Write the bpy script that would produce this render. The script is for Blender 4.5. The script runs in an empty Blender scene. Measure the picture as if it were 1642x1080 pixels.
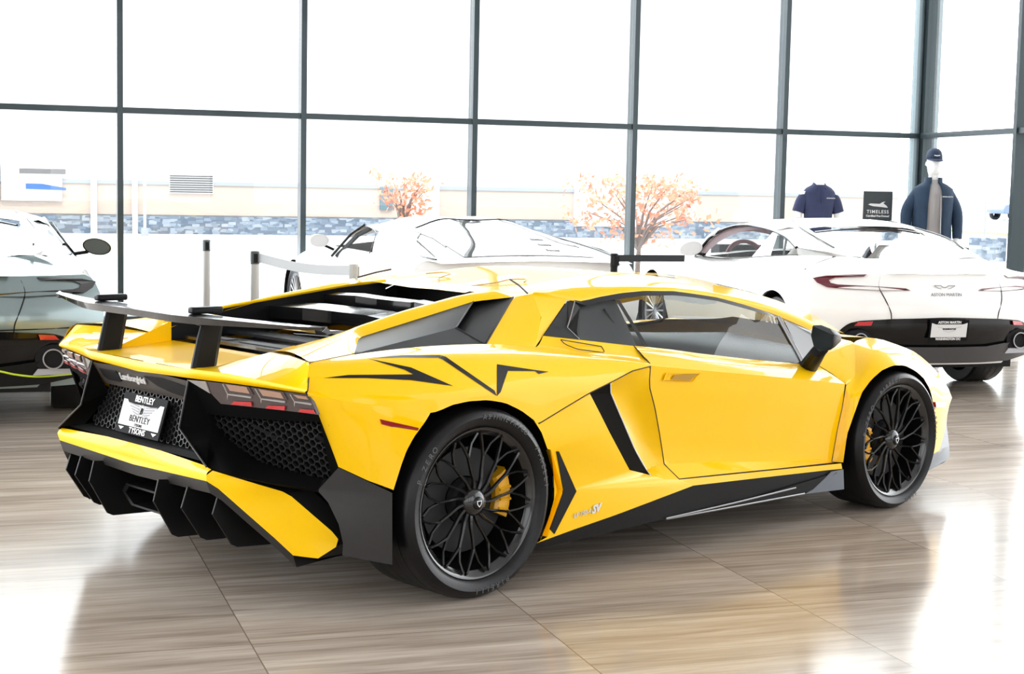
# Car showroom: yellow sports car before a glass wall with three more cars behind it.
# Feature points below are in metres, in each car's own axes (x forward from the rear axle, y left, z up).
SKY = 7.0
SKY_BACK = 2.8
SUN = 2.0
FLOOR_IOR = 1.31
L = {
 'crease': [(-0.7002, -0.885, 0.8007), (-0.6063, -0.925, 0.7788), (-0.4951, -0.955, 0.7583), (-0.3771, -0.98, 0.7364), (-0.2475, -0.995, 0.712)],
 'arch_r': [(-0.4013, -0.985, 0.4526), (-0.3713, -0.99, 0.5395), (-0.3505, -0.992, 0.5877), (-0.32, -0.995, 0.6339), (-0.2715, -0.997, 0.6842), (-0.2514, -1, 0.6996), (-0.2157, -1, 0.7167), (-0.149, -1, 0.7344), (-0.0736, -1, 0.7414), (0.0201, -1, 0.7387), (0.107, -1, 0.7217), (0.1882, -1, 0.6867), (0.2551, -1, 0.6447), (0.2978, -1, 0.5922), (0.339, -0.99, 0.526), (0.36, -0.985, 0.4605), (0.3757, -0.98, 0.3685), (0.3757, -0.98, 0.3273), (0.35, -0.978, 0.2549), (0.3042, -0.975, 0.162)],
 'q_rear': [(-0.7002, -0.885, 0.8007), (-0.6627, -0.888, 0.7295), (-0.5784, -0.9, 0.5409)],
 'q_bot': [(-0.5784, -0.9, 0.5409), (-0.4912, -0.955, 0.4913), (-0.4067, -0.985, 0.4421)],
 'crest': [(-0.6588, -0.84, 0.9026), (-0.4366, -0.8, 0.914), (-0.2284, -0.79, 0.9214), (-0.0471, -0.785, 0.9225), (0.2013, -0.785, 0.915), (0.4504, -0.8, 0.8919), (0.6837, -0.845, 0.858), (0.8491, -0.895, 0.8302), (0.9721, -0.93, 0.8057)],
 'haunch_low': [(0.2815, -1, 0.6282), (0.4219, -0.993, 0.6753), (0.5643, -0.985, 0.7216), (0.7188, -0.97, 0.7582), (0.8419, -0.955, 0.7885), (0.9616, -0.94, 0.7971)],
 'decal1': [(-0.6601, -0.92, 0.8578), (-0.5532, -0.92, 0.8615), (-0.2739, -0.93, 0.8456), (-0.3059, -0.92, 0.8632), (-0.4424, -0.88, 0.9085), (-0.2694, -0.91, 0.8684), (-0.1118, -0.96, 0.7955), (-0.3012, -0.95, 0.8291), (-0.493, -0.94, 0.8485)],
 'decal2': [(-0.4424, -0.88, 0.9085), (-0.2727, -0.86, 0.9078), (-0.0915, -0.86, 0.8972), (-0.0644, -0.86, 0.8898), (0.0802, -0.97, 0.7661), (0.0841, -0.98, 0.7463), (0.0527, -0.98, 0.7639), (-0.0962, -0.88, 0.8833), (-0.1102, -0.87, 0.8896), (-0.2806, -0.87, 0.9008)],
 'decal3': [(0.0841, -0.98, 0.7463), (0.1717, -0.88, 0.8494), (0.3768, -0.88, 0.8136), (0.4439, -0.88, 0.8032), (0.38, -0.89, 0.7992), (0.3703, -0.88, 0.8102), (0.2191, -0.89, 0.822), (0.1115, -0.97, 0.7584)],
 'marker_r': [(-0.4386, -0.955, 0.7012), (-0.2944, -0.99, 0.6624), (-0.3048, -0.99, 0.6418), (-0.4327, -0.957, 0.6834)],
 'fuel': [(0.583, -0.8, 0.912), (0.8085, -0.81, 0.8731), (0.7965, -0.84, 0.851), (0.6453, -0.83, 0.8738), (0.5946, -0.81, 0.8948)],
 'ins_top': [(0.578, -0.975, 0.7195), (0.7324, -0.935, 0.7511), (0.7737, -0.9, 0.6975), (0.5807, -0.975, 0.7136)],
 'ins': [(0.5799, -0.975, 0.7144), (0.6368, -0.975, 0.6359), (0.6959, -0.972, 0.5558), (0.8235, -0.968, 0.3887)],
 'ins_r': [(0.7737, -0.9, 0.6975), (0.8491, -0.89, 0.5901), (0.9355, -0.89, 0.4508), (0.9982, -0.9, 0.3599), (0.9632, -0.955, 0.3503)],
 'scoop_top': [(0.7324, -0.935, 0.7511), (0.8527, -0.935, 0.7782), (0.9674, -0.935, 0.7885)],
 'seam_door': [(0.9671, -0.935, 0.7962), (0.9694, -0.93, 0.7366), (0.9748, -0.928, 0.7052), (1.0214, -0.918, 0.6157), (1.0624, -0.91, 0.5065), (1.0859, -0.905, 0.438), (1.1023, -0.905, 0.3732)],
 'seam_low': [(1.1023, -0.905, 0.3732), (1.1423, -0.955, 0.3142)],
 'scoop_bot': [(0.9632, -0.955, 0.3503), (1.0427, -0.957, 0.3257), (1.1401, -0.957, 0.3121)],
 'scoop_ledge': [(0.9982, -0.9, 0.3599), (1.0501, -0.9, 0.3701), (1.1023, -0.905, 0.3732)],
 'sill_top': [(1.1401, -0.957, 0.3121), (1.4266, -0.957, 0.299), (1.8145, -0.957, 0.2817), (2.2771, -0.957, 0.2612)],
 'sill_low': [(0.3055, -0.975, 0.1618), (0.5098, -0.972, 0.1875), (0.7525, -0.968, 0.2141), (1.2268, -0.962, 0.2779), (1.6797, -0.96, 0.2605), (2.1855, -0.958, 0.2404), (2.2862, -0.957, 0.2347)],
 'skirt_bot': [(0.3023, -0.965, 0.1359), (0.5455, -0.962, 0.1399), (0.8337, -0.958, 0.1491), (1.0447, -0.955, 0.1547), (1.3559, -0.95, 0.1504), (1.9969, -0.95, 0.1493), (2.301, -0.955, 0.136)],
 'vent': [(0.3943, -0.982, 0.509), (0.4067, -0.982, 0.5078), (0.5113, -0.978, 0.3402), (0.399, -0.976, 0.1861), (0.3756, -0.976, 0.2066), (0.4396, -0.979, 0.3488)],
 'lip': [(0.3378, -0.992, 0.5336), (0.3678, -0.982, 0.5148), (0.4396, -0.979, 0.3488), (0.3642, -0.976, 0.1796)],
 'badge': [(0.5036, -0.975, 0.242), (0.6668, -0.972, 0.2571)],
 'tri': [(2.1865, -0.95, 0.2303), (2.003, -0.945, 0.1575), (1.3553, -0.95, 0.1613), (1.524, -0.95, 0.1953)],
 'door_top': [(0.9254, -0.8, 0.8763), (1.0835, -0.8, 0.8581), (1.2522, -0.8, 0.8363), (1.4171, -0.8, 0.8116), (1.7857, -0.8, 0.7622), (2.1438, -0.8, 0.7202)],
 'door_crease': [(0.967, -0.935, 0.7988), (1.2611, -0.94, 0.7623), (1.5931, -0.94, 0.7217), (2.0012, -0.935, 0.6712), (2.3262, -0.925, 0.6273)],
 'door_front_top': [(2.1438, -0.8, 0.7202), (2.2734, -0.8, 0.7077), (2.309, -0.865, 0.6662), (2.3365, -0.925, 0.6207)],
 'door_front': [(2.3317, -0.925, 0.6181), (2.3166, -0.92, 0.5099), (2.2931, -0.915, 0.4113), (2.2665, -0.91, 0.2629)],
 'door_ledge': [(1.1101, -0.905, 0.3729), (1.2805, -0.905, 0.3624), (1.6552, -0.907, 0.3263), (2.2664, -0.91, 0.2644)],
 'door_bot': [(1.1443, -0.955, 0.3145), (1.4288, -0.955, 0.3026), (1.8169, -0.955, 0.2853), (2.2212, -0.955, 0.2697)],
 'handle': [(1.0418, -0.935, 0.7321), (1.0562, -0.938, 0.7638), (1.2801, -0.938, 0.749), (1.2334, -0.935, 0.7135)],
 'base_rear': [(0.5247, -0.76, 0.9294), (0.7033, -0.785, 0.9059), (0.9254, -0.8, 0.8763)],
 'frame_out': [(0.8105, -0.6, 1.0468), (0.8505, -0.6, 1.0493), (0.9024, -0.6, 1.0409), (0.9985, -0.595, 1.0549), (1.1453, -0.59, 1.0676), (1.2963, -0.585, 1.0722), (1.4954, -0.58, 1.0646), (1.5984, -0.58, 1.0524), (1.7862, -0.585, 1.0276), (1.9665, -0.6, 0.9885), (2.1509, -0.62, 0.9419), (2.2978, -0.645, 0.8906), (2.3963, -0.665, 0.8541), (2.5793, -0.7, 0.7659)],
 'frame_in': [(0.8803, -0.615, 1.0177), (0.9839, -0.61, 1.035), (1.1011, -0.605, 1.0422), (1.2809, -0.6, 1.0519), (1.4771, -0.597, 1.0472), (1.5796, -0.597, 1.0376), (1.7691, -0.6, 1.0129), (1.9489, -0.615, 0.9729), (2.1541, -0.64, 0.9255)],
 'bpil': [(1.1074, -0.605, 1.0401), (1.0835, -0.8, 0.8581)],
 'apil': [(2.168, -0.645, 0.9253), (2.1664, -0.795, 0.73)],
 'qwin': [(2.205, -0.65, 0.9106), (2.3687, -0.675, 0.8475), (2.5412, -0.71, 0.7506), (2.3949, -0.745, 0.7322), (2.1901, -0.79, 0.7222)],
 'pillar_black': [(0.8123, -0.6, 1.0467), (0.5247, -0.76, 0.9294), (0.7033, -0.785, 0.9077), (0.6975, -0.72, 0.9499), (0.7151, -0.71, 0.9649), (0.8513, -0.605, 1.0431)],
 'pillar_in': [(0.8562, -0.6, 1.0426), (0.7349, -0.69, 0.9624), (0.7173, -0.7, 0.9474), (0.7133, -0.775, 0.9063), (0.7416, -0.735, 0.9363), (0.872, -0.62, 1.0173)],
 'cpil': [(0.5577, -0.545, 1.0672), (0.6514, -0.56, 1.0794), (0.8153, -0.595, 1.0489), (0.4501, -0.795, 0.8919), (0.2071, -0.775, 0.9126)],
 'gill': [(-0.2146, -0.53, 0.9396), (0.3991, -0.48, 1.0506), (0.1556, -0.66, 0.9704), (-0.4204, -0.775, 0.9129), (0.2013, -0.775, 0.9153), (0.5577, -0.545, 1.0672)],
 'roof_edge': [(0.6514, -0.56, 1.0794), (0.7483, -0.555, 1.0874), (0.8987, -0.55, 1.0955), (1.1892, -0.545, 1.0974), (1.4509, -0.545, 1.0843), (1.6618, -0.545, 1.0668), (1.9209, -0.56, 1.0295), (2.0652, -0.575, 1.0037), (2.2759, -0.61, 0.9495), (2.4426, -0.645, 0.8881)],
 'seam_roof': [(0.6132, -0.57, 1.0823), (0.6481, -0.48, 1.109), (0.672, -0.4, 1.1269)],
 'railR': [(-0.7396, -0.36, 0.8452), (-0.5325, -0.42, 0.8934), (-0.3028, -0.46, 0.9405), (0.0575, -0.43, 1.0177), (0.4543, -0.37, 1.0719)],
 'railL': [(-0.477, 0.44, 0.9356), (-0.1791, 0.45, 0.9851), (0.1888, 0.43, 1.0312), (0.4192, 0.4, 1.0618), (0.6087, 0.36, 1.0785)],
 'hole_f': [(0.6176, 0.19, 1.0474), (0.6071, -0.19, 1.0752)],
 'slatA': [(0.2822, 0.37, 1.0266), (0.3153, 0.2, 1.034), (0.3418, 0.14, 1.0263), (0.407, -0.2, 1.0259)],
 'slatB': [(0.0346, 0.38, 0.9844), (0.0851, 0.25, 0.9932), (0.11, 0.15, 0.9731), (0.2102, -0.1, 0.9693)],
 'LL': [(-0.8433, -0.3602, 0.8119), (-0.7982, -0.5224, 0.8104), (-0.7447, -0.7149, 0.8068), (-0.6996, -0.8769, 0.8019)],
 'LL0': [(-0.8413, 0, 0.8001)],
 'LT0': [(-0.8254, 0, 0.8398)],
 'LT': [(-0.8464, -0.3905, 0.8461), (-0.805, -0.5397, 0.8451), (-0.7529, -0.7269, 0.8315), (-0.7062, -0.8951, 0.8172)],
 'tail': [(-0.8442, -0.3575, 0.8056), (-0.8214, -0.4413, 0.8072), (-0.7441, -0.7141, 0.8023), (-0.6984, -0.8753, 0.7995), (-0.6924, -0.8888, 0.792), (-0.6706, -0.9008, 0.7304), (-0.6917, -0.8263, 0.7316), (-0.7363, -0.6648, 0.7306), (-0.7869, -0.4804, 0.7286), (-0.8069, -0.447, 0.7643)],
 'tail_div': [(-0.8214, -0.4413, 0.8072), (-0.8069, -0.447, 0.7643), (-0.8011, -0.511, 0.8043), (-0.7757, -0.5118, 0.7202)],
 'amber1': [(-0.795, -0.5347, 0.8057), (-0.7685, -0.6273, 0.8034), (-0.7589, -0.6363, 0.7796), (-0.7849, -0.5459, 0.7825)],
 'amber2': [(-0.754, -0.6772, 0.8012), (-0.7257, -0.7741, 0.7968), (-0.717, -0.7823, 0.7754), (-0.7434, -0.6903, 0.7779)],
 'amber3': [(-0.7109, -0.8253, 0.7949), (-0.6949, -0.8814, 0.7935), (-0.6895, -0.8885, 0.7821), (-0.7029, -0.8416, 0.7832)],
 'red1': [(-0.7715, -0.5533, 0.7447), (-0.7514, -0.6311, 0.7499), (-0.7473, -0.6288, 0.7338), (-0.7726, -0.5351, 0.7316)],
 'red2': [(-0.7294, -0.7044, 0.7446), (-0.7103, -0.7785, 0.7495), (-0.7075, -0.7709, 0.7332), (-0.7307, -0.6872, 0.7328)],
 'red3': [(-0.6918, -0.841, 0.7456), (-0.6776, -0.894, 0.7475), (-0.6717, -0.9005, 0.7339), (-0.6913, -0.8295, 0.7334)],
 'fin_in': [(-0.842, -0.354, 0.8062), (-0.8862, -0.364, 0.6354), (-0.8878, -0.549, 0.5228)],
 'mesh': [(-0.7837, -0.3874, 0.68), (-0.7397, -0.5487, 0.6826), (-0.6947, -0.7188, 0.6897), (-0.6512, -0.8905, 0.7029), (-0.6047, -0.9082, 0.5731), (-0.5913, -0.8766, 0.5038), (-0.5974, -0.834, 0.4858), (-0.6431, -0.6843, 0.4985), (-0.6906, -0.5371, 0.5192), (-0.7481, -0.4202, 0.5972), (-0.7712, -0.3916, 0.6445)],
 'fin_bot': [(-0.8878, -0.549, 0.5228), (-0.8344, -0.66, 0.4982), (-0.7541, -0.77, 0.4819), (-0.6391, -0.87, 0.4634)],
 'fin_bot2': [(-0.872, -0.56, 0.5116), (-0.7964, -0.68, 0.4839), (-0.7091, -0.78, 0.4651), (-0.639, -0.87, 0.4536)],
 'corner': [(-0.577, -0.9, 0.5385), (-0.4067, -0.985, 0.4421), (-0.3944, -0.975, 0.1827), (-0.5795, -0.93, 0.2347), (-0.5774, -0.93, 0.2784), (-0.5932, -0.925, 0.3454), (-0.6208, -0.9, 0.4212), (-0.6405, -0.872, 0.4562), (-0.6391, -0.87, 0.4645)],
 'bump_edge': [(-0.8526, 0, 0.4664), (-0.8596, -0.18, 0.4721), (-0.8896, -0.552, 0.4936), (-0.8464, -0.6, 0.4475), (-0.6948, -0.735, 0.2738), (-0.6526, -0.765, 0.2122)],
 'bump_top': [(-0.8863, 0, 0.5348), (-0.8653, -0.19, 0.5294), (-0.8599, -0.5, 0.5271)],
 'bump_out': [(-0.8726, -0.565, 0.5102), (-0.7727, -0.7, 0.4702), (-0.6889, -0.755, 0.4391), (-0.5535, -0.865, 0.2877), (-0.5445, -0.868, 0.257), (-0.6038, -0.82, 0.2065), (-0.6526, -0.765, 0.2122)],
 'bump_low': [(-0.8736, 0, 0.4508), (-0.8852, -0.545, 0.4711), (-0.8591, -0.58, 0.447), (-0.7186, -0.72, 0.2777), (-0.6634, -0.755, 0.2141)],
 'fins0': [(-0.8991, -0.241, 0.4333), (-0.9196, -0.241, 0.3553), (-0.8307, -0.241, 0.2097), (-0.7304, -0.241, 0.1947)],
 'fins1': [(-0.8723, -0.396, 0.4266), (-0.8978, -0.396, 0.3529), (-0.805, -0.396, 0.2224), (-0.7103, -0.396, 0.207)],
 'fins2': [(-0.8381, -0.543, 0.4165), (-0.8609, -0.543, 0.3503), (-0.7704, -0.543, 0.2193), (-0.5976, -0.543, 0.1971)],
 'plate': [(-0.7936, 0.16, 0.7022), (-0.806, -0.16, 0.7046), (-0.8522, -0.16, 0.5567), (-0.8378, 0.16, 0.5522)],
 'text': [(-0.8547, 0.15, 0.7567), (-0.851, -0.04, 0.7693)],
 'cpanel_low': [(-0.7508, 0.3, 0.6945), (-0.8247, -0.3, 0.7357)],
 'mesh_low': [(-0.8457, 0.34, 0.5446), (-0.7977, -0.4, 0.5324)],
 'ventC': [(-0.8578, 0.3, 0.7802), (-0.8403, 0.2, 0.7891), (-0.8404, 0.2, 0.7529), (-0.8393, 0.3, 0.7498)],
 'ventR': [(-0.8346, -0.05, 0.7809), (-0.8235, -0.15, 0.787), (-0.8402, -0.3, 0.7789), (-0.8445, -0.32, 0.7576), (-0.8374, -0.2, 0.7507), (-0.8334, -0.1, 0.7581)],
 'arch_f': [(2.2944, -0.955, 0.2635), (2.3102, -0.96, 0.3962), (2.3576, -0.965, 0.4972), (2.4016, -0.968, 0.5853), (2.4697, -0.97, 0.6411), (2.5485, -0.972, 0.68), (2.6411, -0.972, 0.6988), (2.7423, -0.97, 0.6923), (2.8366, -0.968, 0.6608), (2.9145, -0.965, 0.6213), (2.9879, -0.96, 0.5584), (3.0339, -0.95, 0.4904), (3.0565, -0.945, 0.4182), (3.0661, -0.94, 0.3413), (3.0743, -0.935, 0.2675), (3.0706, -0.93, 0.2167)],
 'fend_sil': [(2.7849, -0.62, 0.8006), (2.8821, -0.65, 0.7935), (2.9671, -0.68, 0.7816), (3.0568, -0.71, 0.7532), (3.1584, -0.74, 0.7184), (3.2191, -0.77, 0.6761), (3.2843, -0.8, 0.6148), (3.3654, -0.82, 0.5335), (3.3999, -0.83, 0.4697)],
 'fend_low': [(3.3999, -0.83, 0.4697), (3.3547, -0.84, 0.4224), (3.2976, -0.86, 0.31), (3.2358, -0.875, 0.2147)],
 'splitter': [(3.2353, -0.875, 0.2212), (3.0706, -0.93, 0.2167), (2.9742, -0.93, 0.1333), (3.0604, -0.9, 0.1226), (3.3057, -0.86, 0.1441), (3.3881, -0.84, 0.1653), (3.3939, -0.83, 0.2157), (3.3767, -0.82, 0.3303), (3.3776, -0.82, 0.3889)],
 'marker_f': [(3.035, -0.945, 0.49), (3.2277, -0.885, 0.468), (3.2184, -0.885, 0.4429), (3.0427, -0.945, 0.4641)],
 'mirror_glass': [(1.9838, -0.98, 0.9206), (2.0366, -0.985, 0.92), (2.0849, -1, 0.902), (2.0919, -1.02, 0.8779), (2.086, -1.02, 0.8245), (2.0774, -1.01, 0.8071), (2.0292, -0.99, 0.7995), (2.0047, -0.975, 0.8249), (1.9881, -0.97, 0.8732)],
 'mirror_tip': [(2.1039, -1, 0.8983), (2.2205, -1, 0.8584), (2.2046, -1, 0.838), (2.1448, -1, 0.8146)],
 'stalk': [(2.0396, -0.95, 0.8037), (2.1179, -0.95, 0.7908), (2.2481, -0.8, 0.6822), (2.1404, -0.8, 0.7)],
 'cowl': [(2.315, -0.79, 0.7234), (2.5283, -0.72, 0.7371), (2.7507, -0.64, 0.7604), (2.7287, -0.64, 0.7772), (2.5293, -0.7, 0.7565)]
}
D = {
 'db_dlo_top': [(1.8859, 0.8775, 0.9106), (1.8707, 0.7579, 1.0601), (1.761, 0.6964, 1.137), (1.5475, 0.6574, 1.1858), (1.2817, 0.6441, 1.2024), (0.9763, 0.652, 1.1925), (0.7004, 0.6667, 1.1741), (0.3746, 0.6981, 1.1349), (0.0577, 0.7542, 1.0647)],
 'db_dlo_bot': [(1.8806, 0.8795, 0.9081), (1.2897, 0.8731, 0.9161), (0.8341, 0.8502, 0.9447), (0.424, 0.8237, 0.9778), (0.1809, 0.8088, 0.9965), (-0.0555, 0.7967, 1.0117)],
 'db_wedge': [(0.0513, 0.7572, 1.0635), (-0.25, 0.623, 1.0446), (-0.46, 0.56, 1.022), (-0.33, 0.6037, 1.0152), (-0.0594, 0.7985, 1.0119)],
 'db_bpil': [(0.6872, 0.6725, 1.1694), (0.5711, 0.6857, 1.1529), (0.391, 0.826, 0.9775), (0.722, 0.8435, 0.9556)],
 'db_cdiv': [(0.3861, 0.6984, 1.1395), (0.3304, 0.7048, 1.1315), (0.1539, 0.8106, 0.9993), (0.1914, 0.812, 0.9975)],
 'db_strake': [(0.9247, 0.519, 1.2962), (0.5051, 0.5616, 1.243), (0.1435, 0.5927, 1.2041), (-0.2151, 0.6216, 1.168)],
 'db_rg': [(0.307, 0.4876, 1.1798), (0.3776, 0.2536, 1.1982), (0.4238, -0.0761, 1.2102), (0.4002, -0.3125, 1.2041), (0.3089, -0.4604, 1.1803), (-0.0437, -0.4699, 1.0886), (-0.3632, -0.4959, 1.0056), (-0.3884, -0.0681, 0.999), (-0.3678, 0.3864, 1.0044), (0.0106, 0.4163, 1.1028)],
 'db_lampL': [(-0.6043, 0.9273, 0.8687), (-0.656, 0.8418, 0.8885), (-0.7183, 0.7162, 0.8984), (-0.7675, 0.5762, 0.9053), (-0.7767, 0.6036, 0.89), (-0.7358, 0.7056, 0.8843), (-0.692, 0.7933, 0.877), (-0.6731, 0.8337, 0.8572), (-0.6895, 0.8257, 0.8374), (-0.7214, 0.7855, 0.8281), (-0.7892, 0.6527, 0.8247), (-0.8402, 0.5129, 0.8207), (-0.8905, 0.3166, 0.8108), (-0.8988, 0.2828, 0.7963), (-0.8637, 0.5149, 0.7938), (-0.7775, 0.7229, 0.7975), (-0.6976, 0.8587, 0.806), (-0.6386, 0.907, 0.8338)],
 'db_lampR': [(-0.8948, -0.3249, 0.7958), (-0.8805, -0.3613, 0.8173), (-0.8424, -0.5093, 0.8235), (-0.7878, -0.6663, 0.8235), (-0.8042, -0.652, 0.7976)],
 'db_emb': [(-0.8976, -0.0408, 0.8214), (-0.93, -0.0299, 0.7657)],
 'db_lip': [(-0.8199, 0.4135, 0.9083), (-0.8466, -0.0033, 0.9155), (-0.7935, -0.4966, 0.9108)],
 'db_seam': [(-0.8078, 0.4805, 0.8879), (-0.8443, 0.5057, 0.8164), (-0.9082, 0.483, 0.7291), (-0.9343, 0.4482, 0.6393), (-0.9322, 0.4398, 0.584)],
 'db_black_top': [(-0.7922, 0.7815, 0.5034), (-0.8236, 0.7337, 0.5476), (-0.8597, 0.6598, 0.569), (-0.93, 0.4389, 0.5884), (-0.9741, 0.0722, 0.6005), (-0.9527, -0.3011, 0.5931)],
 'db_black_low': [(-0.8409, 0.636, 0.4242), (-0.9129, 0.3374, 0.3972), (-0.9217, 0.1824, 0.3738), (-0.9224, -0.0392, 0.3722), (-0.8966, -0.3658, 0.3718)],
 'db_refl': [(-0.8616, 0.702, 0.5325), (-0.8728, 0.6752, 0.5611), (-0.9106, 0.5799, 0.5701), (-0.9077, 0.591, 0.5377)],
 'db_plate': [(-1.0028, 0.1534, 0.5848), (-0.9938, -0.1469, 0.5794), (-0.9657, -0.172, 0.4238), (-0.9656, 0.1242, 0.4257)],
 'db_diff': [(-0.951, 0.1991, 0.3784), (-0.9254, -0.348, 0.3749), (-0.8865, -0.467, 0.3275), (-0.9065, -0.2208, 0.2716), (-0.9185, 0.1555, 0.2723)],
 'db_exh': [(-0.8845, -0.5538, 0.4117)],
 'db_red': [(1.7984, 0.8226, 0.9293), (1.7036, 0.7345, 1.0394), (1.5542, 0.6811, 1.1062), (1.363, 0.6471, 1.1487), (1.1013, 0.629, 1.1712), (0.7571, 0.6404, 1.157)],
 'db_wheel': [(1.9066, 0.38, 0.905), (2.4731, 0.3, 0.9182)],
 'db_mirror': [(2.062, 1.02, 0.9993), (1.9095, 1.02, 1.0392), (1.6978, 1.02, 1.0533), (1.6277, 1.02, 1.0179), (1.6741, 1.02, 0.9502), (1.8383, 1.02, 0.923), (1.9934, 1.02, 0.9295)],
 'md_dlo': [(1.4588, 0.9204, 0.8295), (1.4241, 0.761, 1.0288), (1.2592, 0.6909, 1.1164), (1.0849, 0.6974, 1.1083), (0.8215, 0.7208, 1.079), (0.6734, 0.7768, 1.0089), (0.494, 0.8856, 0.873), (0.9355, 0.9211, 0.8287)],
 'md_apil': [(1.4638, 0.9306, 0.8292), (1.4074, 0.7682, 1.0322), (1.2248, 0.6955, 1.1231)],
 'md_tri': [(-0.3528, 0.7389, 1.0564), (-1.0863, 0.8249, 0.9488), (-1.0903, 0.8361, 0.9348), (-0.816, 0.8322, 0.9398), (-0.5823, 0.7945, 0.9869)],
 'md_triline': [(-1.1256, 0.8384, 0.932), (-0.7523, 0.8309, 0.9414), (-0.3968, 0.7534, 1.0382), (-0.2846, 0.7007, 1.1041), (-0.3285, 0.6893, 1.1183)],
 'md_roofL': [(1.6489, 0.5734, 1.1133), (1.3871, 0.512, 1.19), (0.7615, 0.4804, 1.2295), (-0.047, 0.4652, 1.2484)],
 'md_roofsil': [(0.7, 0.7262, 1.2015), (0.7, 0.5007, 1.2309), (0.7, 0.2028, 1.226), (0.7, -0.0242, 1.2038), (0.7, -0.1761, 1.2384), (0.7, -0.312, 1.2399), (0.7, -0.5073, 1.2032), (0.7, -0.7339, 1.133)],
 'md_rg': [(0.0719, 0.4051, 1.1344), (-0.27, 0.2159, 1.066), (-0.3898, -0.1221, 1.042), (-0.7178, -0.3321, 0.9764), (-0.9963, -0.2493, 0.9207), (-1.1871, 0.0022, 0.8826), (-1.1107, 0.3762, 0.8979), (-0.8049, 0.5717, 0.959)],
 'md_slat': [(-0.5356, -0.1508, 1.0129), (-0.5969, -0.1913, 1.0006), (-0.8197, -0.1471, 0.9561), (-1.0351, -0.0618, 0.913), (-1.0351, 0.0018, 0.913), (-0.84, -0.0632, 0.952)]
}
import bpy, bmesh, math, random
from mathutils import Vector, Matrix
from mathutils.geometry import tessellate_polygon
from mathutils.bvhtree import BVHTree
random.seed(7)
V = Vector
PI = math.pi
SC = bpy.context.scene
COL = SC.collection

# ------------------------------------------------------------------ materials
def nd(nt, t, **kw):
    n = nt.nodes.new(t)
    for k, v in kw.items(): setattr(n, k, v)
    return n
def pmat(name, col, rough=.5, metal=0., coat=0., spec=.5, trans=0., bump=0., bscale=200., vary=0., vscale=6., emit=None, coat_rough=.03):
    m = bpy.data.materials.new(name); m.use_nodes = True
    nt = m.node_tree; b = nt.nodes['Principled BSDF']
    b.inputs['Base Color'].default_value = (*col, 1)
    b.inputs['Roughness'].default_value = rough
    b.inputs['Metallic'].default_value = metal
    b.inputs['Coat Weight'].default_value = coat
    b.inputs['Coat Roughness'].default_value = coat_rough
    b.inputs['Specular IOR Level'].default_value = spec
    b.inputs['Transmission Weight'].default_value = trans
    tc = nd(nt, 'ShaderNodeTexCoord')
    if vary:
        n = nd(nt, 'ShaderNodeTexNoise'); n.inputs['Scale'].default_value = vscale; n.inputs['Detail'].default_value = 4
        mx = nd(nt, 'ShaderNodeMix', data_type='RGBA')
        nt.links.new(tc.outputs['Object'], n.inputs['Vector'])
        nt.links.new(n.outputs['Fac'], mx.inputs['Factor'])
        mx.inputs['A'].default_value = (*[c*(1-vary) for c in col], 1)
        mx.inputs['B'].default_value = (*[min(1, c*(1+vary)) for c in col], 1)
        nt.links.new(mx.outputs['Result'], b.inputs['Base Color'])
    if bump:
        n = nd(nt, 'ShaderNodeTexNoise'); n.inputs['Scale'].default_value = bscale; n.inputs['Detail'].default_value = 3
        bp = nd(nt, 'ShaderNodeBump'); bp.inputs['Strength'].default_value = bump; bp.inputs['Distance'].default_value = .002
        nt.links.new(tc.outputs['Object'], n.inputs['Vector'])
        nt.links.new(n.outputs['Fac'], bp.inputs['Height'])
        nt.links.new(bp.outputs['Normal'], b.inputs['Normal'])
    if emit:
        b.inputs['Emission Color'].default_value = (*emit[0], 1); b.inputs['Emission Strength'].default_value = emit[1]
    return m
def glassmat(name, tint, ior=1.45, rough=0.0, refl=1.0):
    m = bpy.data.materials.new(name); m.use_nodes = True
    nt = m.node_tree; nt.nodes.clear()
    o = nd(nt, 'ShaderNodeOutputMaterial'); mx = nd(nt, 'ShaderNodeMixShader')
    t = nd(nt, 'ShaderNodeBsdfTransparent'); g = nd(nt, 'ShaderNodeBsdfGlossy'); f = nd(nt, 'ShaderNodeFresnel')
    t.inputs['Color'].default_value = (*tint, 1); g.inputs['Roughness'].default_value = rough
    g.inputs['Color'].default_value = (refl, refl, refl, 1)
    ge = nd(nt, 'ShaderNodeNewGeometry'); mr = nd(nt, 'ShaderNodeMapRange')   # same reflectance from either face of the pane
    mr.inputs['To Min'].default_value = ior; mr.inputs['To Max'].default_value = 1/ior
    nt.links.new(ge.outputs['Backfacing'], mr.inputs['Value']); nt.links.new(mr.outputs['Result'], f.inputs['IOR'])
    nt.links.new(f.outputs['Fac'], mx.inputs['Fac']); nt.links.new(t.outputs['BSDF'], mx.inputs[1])
    nt.links.new(g.outputs['BSDF'], mx.inputs[2]); nt.links.new(mx.outputs['Shader'], o.inputs['Surface'])
    return m
M = {}
M['yellow'] = pmat('yellow_paint', (1.0, .58, .0), .5, 0, .6, .04, vary=.02, vscale=2)
M['carbon'] = pmat('satin_carbon', (.007, .007, .0075), .42, 0, 0, .16, bump=.25, bscale=420)
M['black'] = pmat('gloss_black', (.004, .004, .0045), .16, 0, .25, .25)
M['dark'] = pmat('matt_black', (.006, .006, .0065), .6, 0, 0, .25, bump=.1)
M['grey_panel'] = pmat('dark_grey_panel', (.027, .025, .024), .45, 0, 0, .35, bump=.15, bscale=300)
M['recess'] = pmat('recess_black', (.004, .004, .004), .8, 0, 0, .04)
M['darkglass'] = pmat('dark_window_glass', (.03, .033, .034), .08, 0, 0, .3)
M['rearglass'] = pmat('rear_window_glass', (.16, .16, .16), .02, 0, 0, .55)
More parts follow.
